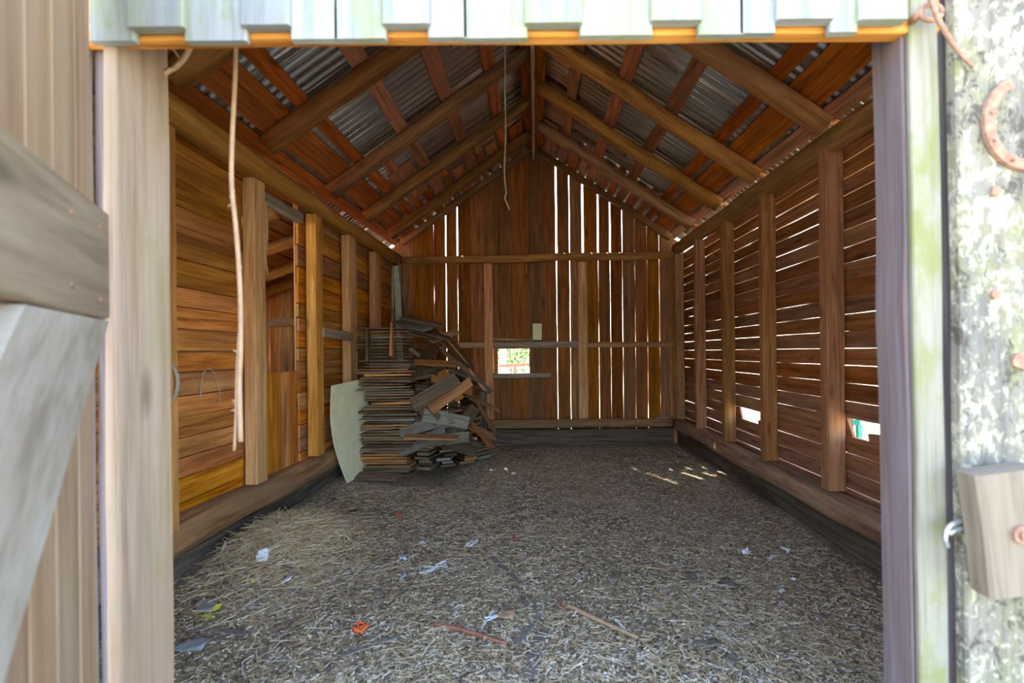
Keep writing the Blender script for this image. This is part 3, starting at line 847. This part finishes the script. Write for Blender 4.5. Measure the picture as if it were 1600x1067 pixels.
# fluted strips in rear corner
for k, (u0, u1, l) in enumerate(((612, 618, 'narrow grey strip leaning in the rear left corner'), (618, 633, 'pale green fluted metal strip leaning in the rear left corner'))):
    mb = MB(); a, b = at(u0 + 1.5 + 5 * k, 540, 5.3), at(u0 + 2, 415, 5.42); a = b + (a - b) * ((b.z - .06) / (b.z - a.z))
    w = (u1 - u0) / F * 5.35; n = 5 if k else 2; 
    pr = []
    for j in range(n * 4 + 1):
        x = -w / 2 + w * j / (n * 4); pr.append((x, .006 * math.sin(j / 4 * 2 * math.pi)))
    pr += [(x, y - .003) for (x, y) in reversed(pr)]
    wdir = V((.8, -.6, 0)).normalized()
    sweep(mb, [a.lerp(b, t) for t in (0, .5, 1)], [pr] * 3, wdir)
    single('leaning_strip', mb, 'pale_green' if k else 'grey', l, 'strip')

# cobweb strands / twine loop on the left wall
mb = MB(); xx = -1.772
c = [V((xx, 2.40, .93)), V((xx, 2.42, 1.05)), V((xx, 2.47, 1.09)), V((xx, 2.53, 1.02)), V((xx, 2.56, .88))]
tube(mb, curve_pts(c, 6), .003, 5, taper=.0015)
single('cobweb', mb, 'web', 'dusty cobweb strand arching on the left wall boards', 'cobweb', smooth=True)
mb = MB(); tube(mb, curve_pts([at(269, 568, 2.14), at(276, 585, 2.13), at(277, 605, 2.13), at(271, 625, 2.14)], 6), .009, 6)
single('twine_loop', mb, 'web', 'pale loop of twine on the stud beside the left door jamb', 'twine', smooth=True)

# ------------------------------------------------------------------ cream panel
mb = MB()
A0, A1 = V((-1.66, 3.70, .905)), V((-1.575, 4.28, .935))
B0, B1 = V((-1.585, 3.80, .085)), V((-1.545, 4.30, .07))
NX, NY = 8, 14
nrm = V((1, -.15, .12)).normalized()
base = 0
def pp(i, j, off):
    f, g = i / NX, j / NY
    p = A0.lerp(A1, f).lerp(B0.lerp(B1, f), g)
    bul = math.sin(g * math.pi)
    p += V((-.045, -.03, 0)) * bul * (1 - f * .6)
    return p + nrm * off
for off in (.006, -.006):
    for j in range(NY + 1):
        for i in range(NX + 1): mb.v.append(pp(i, j, off))
K = (NX + 1) * (NY + 1)
for j in range(NY):
    for i in range(NX):
        a = j * (NX + 1) + i
        q = (a, a + NX + 1, a + NX + 2, a + 1)
        mb.face(q, ((0, 0),) * 4, .5); mb.face(tuple(x + K for x in reversed(q)), ((0, 0),) * 4, .5)
ring = [i for i in range(NX)] + [NX + j * (NX + 1) for j in range(NY)] + [NY * (NX + 1) + i for i in range(NX, 0, -1)] + [j * (NX + 1) for j in range(NY, 0, -1)]
for k in range(len(ring)):
    a, b = ring[k], ring[(k + 1) % len(ring)]
    mb.face((a, b, b + K, a + K), ((0, 0),) * 4, .5)
single('cream_sheet', mb, 'cream', 'cream painted sheet leaning against the left wall beside the shake stack', 'sheet')

# ------------------------------------------------------------------ cedar shakes
def shake_mesh(w, L, t, seed, mat):
    r = random.Random(seed); mb = MB()
    n = 5; pts = []; profs = []
    for i in range(n + 1):
        f = i / n
        pts.append(V((-L / 2 + L * f, 0, 0)))
        th = t * (1 - .55 * f)
        ww = w / 2 * (1 + .0)
        j0, j1 = r.uniform(-.006, .002), r.uniform(-.002, .006)
        k = r.uniform(-.0015, .0015)
        profs.append([(-ww - j0, -th / 2), (ww - max(j1, 0), -th / 2 + k), (ww - max(j1, 0), th / 2 + k), (-ww - j0, th / 2)])
    sweep(mb, pts, profs, V((0, 1, 0)), r=r.random(), skew0=r.uniform(-.12, .12), skew1=r.uniform(-.25, .25))
    me = mb.build('tmp', M[mat])
    d = me.data; bpy.data.objects.remove(me); d.name = 'cedar_shake'
    return d
SM = []
for k in range(16):
    r = random.Random(k + 50)
    w, L, t = r.uniform(.10, .19), r.uniform(.40, .50), r.uniform(.017, .028)
    mat = ['shake', 'shake', 'shakeo', 'shake', 'shake', 'shakeg', 'shake', 'shakeo'][k % 8]
    SM.append((shake_mesh(w, L, t, k, mat), w, L, t))
boxes = []
def sat(A, B):
    (ca, Ra, ea, ra), (cb, Rb, eb, rb) = A, B
    d = cb - ca
    if d.length > ra + rb: return False
    axes = [Ra[0], Ra[1], Ra[2], Rb[0], Rb[1], Rb[2]]
    for a in Ra:
        for b in Rb:
            x = a.cross(b)
            if x.length > 1e-4: axes.append(x.normalized())
    for ax in axes:
        pa = sum(abs(ax.dot(Ra[i])) * ea[i] for i in range(3)); pb = sum(abs(ax.dot(Rb[i])) * eb[i] for i in range(3))
        if abs(d.dot(ax)) > pa + pb: return False
    return True
def obb(loc, q, w, L, t):
    R = q.to_matrix(); e = (L / 2, w / 2, t / 2)
    return (V(loc), [R.col[0].copy(), R.col[1].copy(), R.col[2].copy()], e, math.sqrt(e[0] ** 2 + e[1] ** 2 + e[2] ** 2))
def put_shake(k, loc, q, label, group, box=True):
    me, w, L, t = SM[k]
    o = bpy.data.objects.new('cedar_shake', me); C.objects.link(o)
    o.location = loc; o.rotation_mode = 'QUATERNION'; o.rotation_quaternion = q
    tag(o, label, 'shake', group)
    if box: boxes.append(obb(loc, q, w + .006, L, t))
    return o
# fixed neighbours as boxes, so that nothing is dropped through them
boxes.append(obb((-1.79, 4.8, 1.2), Quaternion(), 2.6, .1, 2.6)); 
boxes.append(obb((-1.735, 4.4, 1.2), Quaternion(), 2.0, .07, 2.6))
boxes.append(obb((0, 5.73, 1.2), Quaternion(), .14, 3.6, 2.6)); boxes.append(obb((0, 5.66, .2), Quaternion(), .16, 3.6, .5))
L1 = 'weathered split cedar shake lying flat in the tall neat stack'; G1 = 'cedar shakes in the tall neat stack'
L2 = 'cedar shake showing its sawn end in the leaning stack right of the neat one'; G2 = 'cedar shakes in the leaning stacks'
L3 = 'cedar shake tumbled loose on the slumped heap near the rear wall'; G3 = 'loose cedar shakes on the slumped heap'
rs = random.Random(21)
def qz(a): return Quaternion((0, 0, 1), a)
z = .065; k = 0; dx = 0
while z < 1.10:
    i = rs.choice([0, 1, 3, 4, 6, 7, 8, 9, 11, 12, 14, 15, 2, 5]); me, w, L, t = SM[i]
    f = z / 1.1; dx = .6 * dx + rs.uniform(-.045, .045)
    x = -1.345 + dx - .02 * f; y = 4.07 + w / 2 + rs.uniform(-.022, .022) + .02 * f
    put_shake(i, (x, y, z + t / 2), qz(rs.uniform(-.09, .09) + (3.14159 if rs.random() < .5 else 0)) @ Quaternion((1, 0, 0), rs.uniform(-.02, .02)) @ Quaternion((0, 1, 0), rs.uniform(-.016, .016)), L1, G1)
    z += t * .97 + .0025; k += 1
zt = z
z = zt + .006
for n in range(10):
    i = rs.randrange(16); me, w, L, t = SM[i]
    put_shake(i, (-1.40 + rs.uniform(-.05, .05), 4.29 + rs.uniform(-.03, .05), z + t / 2), qz(rs.uniform(-.25, .25)) @ Quaternion((1, 0, 0), rs.uniform(-.03, .03)), L1, G1)
    z += t + .006
for (x, y, zc, lean, i, lab) in ((-1.30, 4.12, zt + .16, .16, 2, 'orange split shake stood upright against the top of the neat stack'), (-1.52, 4.13, zt + .12, .1, 4, 'dark short shake stood upright at the left top of the neat stack')):
    q = Quaternion((0, 0, 1), .15) @ Quaternion((1, 0, 0), -lean) @ Quaternion((0, 1, 0), -math.pi / 2)
    me, w, L, t = SM[i]
    o = put_shake(i, (x, y, zc), q, lab, None)
    o.scale = (.72, .7, 1)
def stack(x, y, z0, z1, tiltx, tilty, yaw, jx=.03, lab=L2, grp=G2, jy=.14):
    q0 = qz(yaw) @ Quaternion((1, 0, 0), tiltx) @ Quaternion((0, 1, 0), tilty)
    up = V((0, 0, 1)); h = z0
    while h < z1:
        i = rs.choice(NARROW); me, w, L, t = SM[i]
        q = q0 @ qz(rs.uniform(-jy, jy)) @ Quaternion((1, 0, 0), rs.gauss(0, .012)) @ Quaternion((0, 1, 0), rs.gauss(0, .008))
        p = V((x, y, 0)) + up * (h + t / 2) + (q0 @ V((rs.uniform(-jx, jx), rs.uniform(-jx, jx) * .5, 0)))
        put_shake(i, p, q, lab, grp)
        h += (t * 1.06 + .0075) / math.cos(max(abs(tiltx), abs(tilty)))
Q = math.pi / 2
NARROW = [i for i in range(16) if SM[i][1] < .155]
L5 = 'weathered cedar shake in the slipping stacks toward the rear of the heap'; G5 = 'cedar shakes in the rear slipping stacks'
stack(-1.045, 4.49, .06, .84, .03, .05, Q - .08)
stack(-.885, 4.52, .06, .58, -.06, .12, Q + .15, jx=.05)
stack(-.735, 4.66, .05, .30, -.10, .12, Q + .3, jx=.05)
for (x, y, z0, z1, tx, ty, yaw) in ((-1.09, 4.98, .62, 1.04, .05, .08, Q - .1), (-.91, 4.97, .40, .90, -.16, .10, Q + .1), (-.755, 5.08, .03, .58, -.20, .08, Q + .25), (-.63, 5.02, .03, .20, -.15, .08, Q + .35),
                                    (-1.22, 5.33, .60, 1.0, .1, .1, .3), (-.92, 5.40, .62, .86, .05, .25, .1)):
    stack(x, y, z0, z1, tx, ty, yaw, jx=.06, lab=L5, grp=G5, jy=.25)
# slabs slid down the front of the heap
LS = 'broad cedar shake slid down the front face of the heap'; GS = 'broad shakes on the front face of the heap'
for (u, v, Y, lean, roll, yaw, i) in ((668, 664, 4.16, 1.05, .25, .2, 5), (697, 655, 4.22, .95, -.3, .5, 13), (660, 690, 4.12, .9, .45, -.2, 13), (690, 687, 4.16, .85, .1, .1, 5), (705, 618, 4.2, 1.0, .7, .0, 7), (655, 635, 4.2, 1.1, -.7, .2, 1), (640, 672, 4.16, 1.2, 1.2, 0, 4), (720, 665, 4.3, .9, .9, .2, 9), (680, 612, 4.18, .9, .65, .1, 3), (712, 690, 4.28, .8, -.5, .3, 6)):
    put_shake(i, at(u, v, Y), qz(yaw) @ Quaternion((1, 0, 0), lean) @ qz(roll), LS, GS)
def lerp_pts(x, pts):
    if x <= pts[0][0]: return pts[0][1]
    for (a, b), (c, d) in zip(pts, pts[1:]):
        if x <= c: return b + (d - b) * (x - a) / (c - a)
    return pts[-1][1]
def heap(x, y):
    top = lerp_pts(x, [(-1.3, 1.24), (-1.15, 1.18), (-.93, .98), (-.74, .70), (-.62, .34), (-.52, .05)])
    front = lerp_pts(x, [(-1.15, 4.22), (-.85, 4.36), (-.72, 4.62), (-.6, 5.05)])
    return min(top, .06 + max(0, y - front) * 3.0)
def drop(x, y, q, i, zmax, label=L3, grp=G3, zlim=None):
    me, w, L, t = SM[i]
    step = .01
    b0 = obb((0, 0, 0), q, w + .006, L, t)
    lo_off = sum(abs(b0[1][k].z) * b0[2][k] for k in range(3))
    zmin = fh(x, y) + lo_off + .004
    near = [B for B in boxes if math.hypot(B[0].x - x, B[0].y - y) < B[3] + b0[3]]
    zz = max(zmax, zmin + .001); prev = None
    while zz > zmin:
        bb = (V((x, y, zz)), b0[1], b0[2], b0[3])
        if any(sat(bb, B) for B in near): break
        prev = zz; zz -= step
    if prev is None or (zlim is not None and prev > zlim): return None
    return put_shake(i, (x, y, prev), q, label, grp)
cnt = 0
for n in range(5000):
    if cnt >= 48: break
    x = rs.uniform(-1.3, -.56); y = rs.uniform(4.25, 5.38)
    hz = heap(x, y)
    if hz < .05: continue
    sl = .65 if x > -.95 else .35
    q = Quaternion((0, 1, 0), rs.gauss(sl, .18)) @ Quaternion((1, 0, 0), rs.gauss(.22, .2)) @ qz(rs.uniform(0, 6.28))
    if drop(x, y, q, rs.randrange(16), hz + .5, zlim=hz + .30) is not None: cnt += 1
print('loose', cnt)
# flat grey ones at the foot of the heap
L4 = 'grey cedar shake lying flat on the floor at the foot of the heap'; G4 = 'cedar shakes at the foot of the heap'
for (u, v, yaw, i) in ((665, 741, .1, 5), (618, 750, 1.1, 12), (700, 733, .2, 5), (690, 748, .05, 13), (600, 752, .12, 6), (640, 754, 1.0, 3), (720, 722, .6, 13), (738, 715, .9, 4), (712, 742, -.1, 13), (655, 752, 2.9, 5), (742, 705, .5, 1), (580, 752, .0, 9), (675, 757, .12, 10), (730, 735, .25, 5)):
    p = floor_at(u, v)
    drop(p.x, p.y, Quaternion((0, 1, 0), rs.gauss(0, .05)) @ Quaternion((1, 0, 0), rs.gauss(.1, .06)) @ qz(yaw), i, .5, L4, G4)
# uprights at the right end of the heap
mb = MB(); p = at(754, 690, 5.4); board(mb, V((p.x, 5.4, .0)), V((p.x + .01, 5.42, .70)), .095, .09, (1, 0, 0), c=.01, jit=.006)
single('short_post', mb, 'base', 'dark weathered short post standing at the right end of the shake heap', 'post')
for (u0, v0, u1, v1, w, l) in ((751, 692, 737, 640, .07, 'orange-brown lath leaning on the short post at the heap end'), (719, 625, 690, 580, .10, 'orange split board slanting on the slumped heap')):
    a, b = at(u0, v0, 5.15 if u0 > 740 else 4.62), at(u1, v1, 5.3 if u0 > 740 else 4.72); mb = MB()
    board(mb, a, b, w, .016, (1, 0, 0), jit=.004)
    single('leaning_lath', mb, 'wall', l, 'board')
a, b = at(640, 545, 5.0), at(728, 607, 5.0); mb = MB(); board(mb, a, b, .045, .02, (.5, .2, .8), jit=.004)
single('long_lath', mb, 'grey', 'long pale lath slanting down across the top of the shake heap', 'board')

# ------------------------------------------------------------------ floor litter
def stick(u0, v0, u1, v1, rad, mat, label, cat='stick', name='stick', lift=.0, bend=.01, group=None):
    a, b = floor_at(u0, v0, rad + lift), floor_at(u1, v1, rad + lift)
    mid = a.lerp(b, .45) + V((random.uniform(-bend, bend), random.uniform(-bend, bend), .003))
    mb = MB(); tube(mb, curve_pts([a, mid, b], 6), rad, 7, taper=rad * .75)
    single(name, mb, mat, label, cat, group, smooth=True)
def slat(u0, v0, u1, v1, w, mat, label, cat='wood strip', name='wood_strip', t=.008):
    a, b = floor_at(u0, v0, t * .9), floor_at(u1, v1, t * .9)
    mb = MB(); d = (b - a).normalized(); board(mb, a, b, w, t, d.cross(V((0, 0, 1))), jit=w * .12, skew0=random.uniform(-.5, .5), skew1=random.uniform(-.5, .5), c=.001)
    single(name, mb, mat, label, cat)
def scrap(u, v, w, h, mat, label, cat, name, tilt=.15, crumple=.25, yaw=None):
    """crumpled sheet with thickness"""
    c = floor_at(u, v, .004); r = random.Random(int(u * 7 + v)); mb = MB(); n = 5
    yaw = r.uniform(0, 6.28) if yaw is None else yaw
    R = Matrix.Rotation(yaw, 3, 'Z') @ Matrix.Rotation(tilt, 3, 'X')
    P = []
    for j in range(n + 1):
        for i in range(n + 1):
            x = (i / n - .5) * w * (1 + r.uniform(-.03, .03)) * (1 - .35 * abs(j / n - .45)); y = (j / n - .5) * h * (1 + r.uniform(-.03, .03)) * (1 - .3 * abs(i / n - .6))
            z = crumple * min(w, h) * noise.noise(V((x * 3 / w + u, y * 3 / h + v, 1)))
            P.append(R @ V((x, y, z)))
    lo = min(p.z for p in P)
    for off in (.0022, 0):
        for p in P: mb.v.append(c + p + V((0, 0, off - lo)))
    K = (n + 1) ** 2
    for j in range(n):
        for i in range(n):
            a = j * (n + 1) + i; q = (a, a + 1, a + n + 2, a + n + 1)
            mb.face(q, ((0, 0),) * 4, .5); mb.face(tuple(x + K for x in reversed(q)), ((0, 0),) * 4, .5)
    ring = list(range(n)) + [n + j * (n + 1) for j in range(n)] + [n * (n + 1) + i for i in range(n, 0, -1)] + [j * (n + 1) for j in range(n, 0, -1)]
    for k in range(len(ring)):
        a, b = ring[k], ring[(k + 1) % len(ring)]; mb.face((a, a + K, b + K, b), ((0, 0),) * 4, .5)
    single(name, mb, mat, label, cat, smooth=True)
def tangle(u, v, size, rad, mat, label, cat, name, n=7, flat=.25):
    c = floor_at(u, v, .006); r = random.Random(int(u + v))
    pts = [c + V((r.uniform(-size, size), r.uniform(-size, size), r.uniform(0, size * flat * 2))) for k in range(n)]
    mb = MB(); tube(mb, curve_pts(pts, 5), rad, 5)
    single(name, mb, mat, label, cat, smooth=True)
def leaf(u, v, L, label):
    c = floor_at(u, v, .016); r = random.Random(int(u)); mb = MB(); yaw = r.uniform(0, 6)
    n = 6; d = V((math.cos(yaw), math.sin(yaw), .15)); s_ = V((-math.sin(yaw), math.cos(yaw), .2))
    pts = [c + d * (L * (i / n - .5)) for i in range(n + 1)]
    profs = []
    for i in range(n + 1):
        w = L * .3 * math.sin(math.pi * min(.97, max(.04, i / n))) ** .8
        profs.append([(-w, .002), (0, -.001), (w, .002), (w, .0032), (0, .0008), (-w, .0032)])
    sweep(mb, pts, profs, s_)
    single('fallen_leaf', mb, 'yellow', label, 'leaf')

scrap(410, 864, .058, .070, 'white', 'white paper scrap standing on the straw mound', 'paper', 'paper_scrap', .9, .12, .3)
scrap(452, 858, .09, .06, 'dkstick', 'brown flake lying right of the white paper on the mound', 'bark flake', 'bark_flake', .3, .15)
scrap(447, 873, .02, .055, 'white', 'white shred at the right foot of the straw mound', 'paper', 'paper_scrap', .3)
scrap(324, 844, .03, .03, 'white', 'tiny white scrap by the left sill log', 'paper', 'paper_scrap', .5)
scrap(375, 888, .06, .025, 'white', 'pale sliver left below the straw mound', 'paper', 'paper_scrap', .2)
slat(500, 853, 533, 854, .014, 'white', 'thin white strip lying between the mound and the heap', 'strip', 'plastic_strip', .004)
scrap(629, 877, .055, .045, 'blue', 'pale blue crumpled wrapper in the middle of the floor', 'wrapper', 'wrapper', .4, .5)
scrap(630, 904, .035, .035, 'blue', 'small blue-white scrap just below the pale blue wrapper', 'wrapper', 'wrapper', .4, .5)
tangle(625, 807, .030, .007, 'orange', 'orange plastic scrap on the floor in front of the shake heap', 'plastic scrap', 'plastic_scrap')
scrap(803, 845, .045, .030, 'pink', 'bright pink scrap in the middle of the floor', 'plastic scrap', 'plastic_scrap', .4, .6)
tangle(560, 987, .042, .0048, 'orange', 'crumpled orange ribbon on the floor near the doorway', 'ribbon', 'ribbon', 9)
scrap(877, 953, .030, .024, 'orange', 'red-orange scrap at the end of the tan stick', 'plastic scrap', 'plastic_scrap', .6, .6)
scrap(395, 908, .035, .022, 'yellow', 'yellow and red scrap below the straw mound', 'plastic scrap', 'plastic_scrap', .5, .5)
leaf(311, 963, .045, 'yellow leaf farthest left of the three by the door jamb')
leaf(337, 956, .055, 'yellow leaf uppermost of the three by the door jamb')
leaf(325, 969, .05, 'yellow leaf lowest of the three by the door jamb')
scrap(322, 948, .13, .08, 'film', 'dusty translucent plastic sheet among the straw near the left jamb', 'plastic sheet', 'plastic_sheet', .05, .2)
scrap(300, 1012, .12, .07, 'film', 'dusty plastic sheet piece at the left jamb foot', 'plastic sheet', 'plastic_sheet', .05, .2)
stick(676, 978, 792, 1010, .009, 'redstick', 'reddish bark stick lying near the doorway')
stick(884, 948, 997, 1001, .011, 'tanstick', 'long tan stick on the floor right of centre', bend=.02)
slat(768, 872, 815, 915, .026, 'dkstick', 'dark flat slat lying in the middle of the floor')
slat(843, 965, 806, 1008, .03, 'dkstick', 'bluish dark slat pointing at the reddish stick')
slat(845, 990, 822, 1060, .05, 'dkstick', 'wide grey slat lying at the bottom middle by the doorway')
slat(530, 1028, 622, 996, .026, 'dkstick', 'grey-brown slat beside the orange ribbon')
slat(308, 984, 387, 993, .022, 'dkstick', 'brown slat lying below the yellow leaves')
stick(392, 917, 502, 931, .005, 'dkstick', 'long thin dark twig below the straw mound')
slat(985, 884, 1045, 892, .016, 'tanstick', 'pale thin stick on the right half of the floor')
stick(1001, 990, 986, 1054, .006, 'dkstick', 'dark twig at the lower end of the tan stick')
stick(836, 940, 842, 965, .007, 'dkstick', 'short dark twig above the bluish slat')
slat(962, 969, 978, 987, .012, 'white', 'short white strip right of the tan stick', 'strip', 'plastic_strip', .005)
slat(882, 945, 908, 960, .011, 'white', 'white strip along the upper edge of the tan stick', 'strip', 'plastic_strip', .005)
slat(770, 953, 752, 983, .010, 'white', 'white sliver lying between the two dark slats', 'strip', 'plastic_strip', .004)
scrap(790, 965, .085, .06, 'tanstick', 'pale torn cardboard flake by the dark slats', 'cardboard', 'cardboard_flake', .15, .3)
scrap(1165, 866, .05, .04, 'white', 'crumpled white plastic, the left one by the right wall', 'plastic', 'plastic_wad', .4, .6)
scrap(1207, 874, .075, .035, 'white', 'flat white plastic, the lower one by the right wall', 'plastic', 'plastic_wad', .3, .4)
scrap(1226, 866, .04, .05, 'white', 'crumpled white plastic, the one nearest the right wall', 'plastic', 'plastic_wad', .5, .6)
scrap(1221, 926, .045, .022, 'white', 'small white scrap in front of the right wall plastics', 'paper', 'paper_scrap', .3, .4)
scrap(1240, 908, .02, .02, 'white', 'tiny white scrap between the right wall plastics and the jamb', 'paper', 'paper_scrap', .3, .4)
scrap(660, 850, .035, .02, 'blue', 'small blue shred beyond the pale blue wrapper', 'wrapper', 'wrapper', .4, .5)
for (u, v, s_, l) in ((667, 893, .05, 'tangle of white string beside the pale blue wrapper'), (738, 850, .06, 'tangle of white string in the middle of the floor'), (690, 885, .045, 'loose white string trailing right of the wrapper'), (775, 965, .05, 'white string tangle near the bluish slat')):
    tangle(u, v, s_, .0022, 'white', l, 'string', 'string_tangle', 11, .12)
for i, (u, v, w, l) in enumerate(((1080, 905, .10, 'dark bark chip in the right half of the floor'), (960, 905, .09, 'brown bark chip beyond the tan stick'), (1140, 915, .10, 'dark bark chip below the white plastics'), (1105, 1010, .11, 'large dark bark chip near the bottom right'),
     (1280, 965, .07, 'dark bark chip close to the right jamb'), (1030, 1005, .06, 'small dark chip right of the tan stick end'), (745, 815, .08, 'dark chip on the floor beyond the pink scrap'), (590, 930, .05, 'dark chip left of centre below the mound'), (820, 945, .06, 'grey chip above the bluish slat'), (1140, 1035, .08, 'grey bark chip at the bottom right of the floor'))):
    scrap(u, v, w, w * .6, 'bark', l, 'bark chip', 'bark_chip', .15, .3)
scrap(545, 805, .12, .06, 'base', 'dark wood lump at the far end of the straw mound', 'wood chip', 'wood_lump', .2, .5)
slat(1110, 735, 1150, 775, .012, 'tanstick', 'thin reddish lath beside the right base timber')
slat(438, 805, 462, 822, .03, 'dkstick', 'dark slat half buried at the back of the straw mound')

# ------------------------------------------------------------------ outside, seen through holes
sh = empty('shrub', (-.45, 9.0, -.06)); tag(sh, 'green leafy shrub outside, seen through the small rear window', 'shrub')
mb = MB(); r = random.Random(5)
for k in range(2600):
    p = V((r.gauss(.05, .33), r.gauss(0, .3), 1.35 + r.gauss(0, .42)))
    if p.z < .5: continue
    L = r.uniform(.04, .10); d = V((r.gauss(0, 1), r.gauss(0, 1), r.gauss(-.3, .7))).normalized(); s_ = d.cross(V((r.gauss(0, 1), r.gauss(0, 1), r.gauss(0, 1)))).normalized()
    n3 = d.cross(s_) * .0015
    b_ = len(mb.v); 
    for off in (n3, -n3): mb.v += [p + off, p + d * L * .5 + s_ * L * .2 + off, p + d * L + off, p + d * L * .5 - s_ * L * .2 + off]
    q = r.random()
    mb.face((b_, b_ + 1, b_ + 2, b_ + 3), ((0, 0),) * 4, q); mb.face((b_ + 7, b_ + 6, b_ + 5, b_ + 4), ((0, 0),) * 4, q)
mb.build('foliage', M['leaf'], sh)
for k in range(5):
    mb = MB(); a = r.uniform(-.25, .3); tube(mb, curve_pts([(a * .3, 0, 0), (a * .7, .05, .7), (a * 1.3, 0, 1.6)]), .016, 6, taper=.005); mb.build('stem', M['dkstick'], sh)
mb = MB(); log(mb, (-.565, 7.7, -.06), (-.52, 7.7, 2.4), .055, .05)
single('slender_tree', mb, 'white', 'pale slender trunk at the left side of the rear window view', 'tree', smooth=True)
mb = MB(); board(mb, (-.60, 7.4, .94), (-.08, 7.4, .96), .05, .05, (0, 0, 1)); board(mb, (-.34, 7.4, -.06), (-.34, 7.4, .92), .05, .05, (1, 0, 0))
single('garden_rail', mb, 'dkstick', 'dark low rail under the leaves in the rear window view', 'rail')
for k in range(3):
    mb = MB(); x = 2.42 + k * .17; board(mb, (x, 5.35 + k * .1, -.06), (x + .05, 5.4 + k * .1, .75), .07, .02, (1, 0, 0))
    single('white_picket', mb, 'white', f'{["first", "second", "third"][k]} pale picket outside the smaller hole in the right wall', 'picket', 'pale pickets outside the right wall')
mb = MB(); board(mb, (2.35, 3.4, .52), (2.95, 4.0, .52), .26, .03, (0, 0, 1))
board(mb, (2.38, 3.43, -.06), (2.38, 3.43, .42), .05, .05, (1, 0, 0)); board(mb, (2.92, 3.97, -.06), (2.92, 3.97, .42), .05, .05, (1, 0, 0))
single('pale_plank', mb, 'grey', 'pale plank outside the larger hole in the right wall', 'plank')
mb = MB(); board(mb, (2.20, 3.1, -.06), (2.21, 3.12, .66), .025, .025, (1, 0, 0)); board(mb, (2.13, 3.03, .67), (2.28, 3.2, .67), .035, .04, (0, 0, 1))
single('tool_handle', mb, 'teal', 'teal green tool handle outside the larger hole in the right wall', 'tool')

# ------------------------------------------------------------------ light, sky, camera
w = bpy.data.worlds.new('World'); S.world = w; w.use_nodes = True
nt = w.node_tree; bg = nt.nodes['Background']
sky = nt.nodes.new('ShaderNodeTexSky'); sky.sky_type = 'NISHITA'; sky.sun_disc = False
sky.sun_elevation = math.radians(58.5)
sun_dir = V((.46, -.89, 0)).normalized() * math.cos(math.radians(58.5)) + V((0, 0, -math.sin(math.radians(58.5))))
sky.sun_rotation = math.atan2(-sun_dir.x, -sun_dir.y)
sky.air_density = 1.2; sky.dust_density = 2.2; sky.ozone_density = .8
nt.links.new(sky.outputs[0], bg.inputs[0]); bg.inputs[1].default_value = .5
sd = bpy.data.lights.new('sun', 'SUN'); sd.energy = 14; sd.angle = math.radians(.53); sd.color = (1, .93, .82)
so = bpy.data.objects.new('sun', sd); C.objects.link(so)
so.rotation_mode = 'QUATERNION'; so.rotation_quaternion = sun_dir.to_track_quat('-Z', 'Y')

cd = bpy.data.cameras.new('camera'); cam = bpy.data.objects.new('camera', cd); C.objects.link(cam)
cam.location = (0, 0, H)
cd.sensor_width = 36; cd.lens = 16; cd.shift_x = -37 / 1600; cd.shift_y = 16.5 / 1600
cd.clip_start = .02; cd.clip_end = 200
cam.rotation_mode = 'QUATERNION'
q = Matrix(((1, 0, 0), (0, 0, -1), (0, 1, 0))).to_quaternion()          # look along +y
cam.rotation_quaternion = Quaternion((0, 1, 0), ROLL) @ q
cd.dof.use_dof = True; cd.dof.focus_distance = 4.2; cd.dof.aperture_fstop = 2.2
S.camera = cam

S.view_settings.view_transform = 'Standard'; S.view_settings.look = 'None'
S.view_settings.exposure = 2.0; S.view_settings.gamma = 1
S.view_settings.use_curve_mapping = False
cy = S.cycles
cy.max_bounces = 12; cy.diffuse_bounces = 8; cy.glossy_bounces = 4; cy.transmission_bounces = 4
cy.use_denoising = True
cy.sample_clamp_indirect = 6
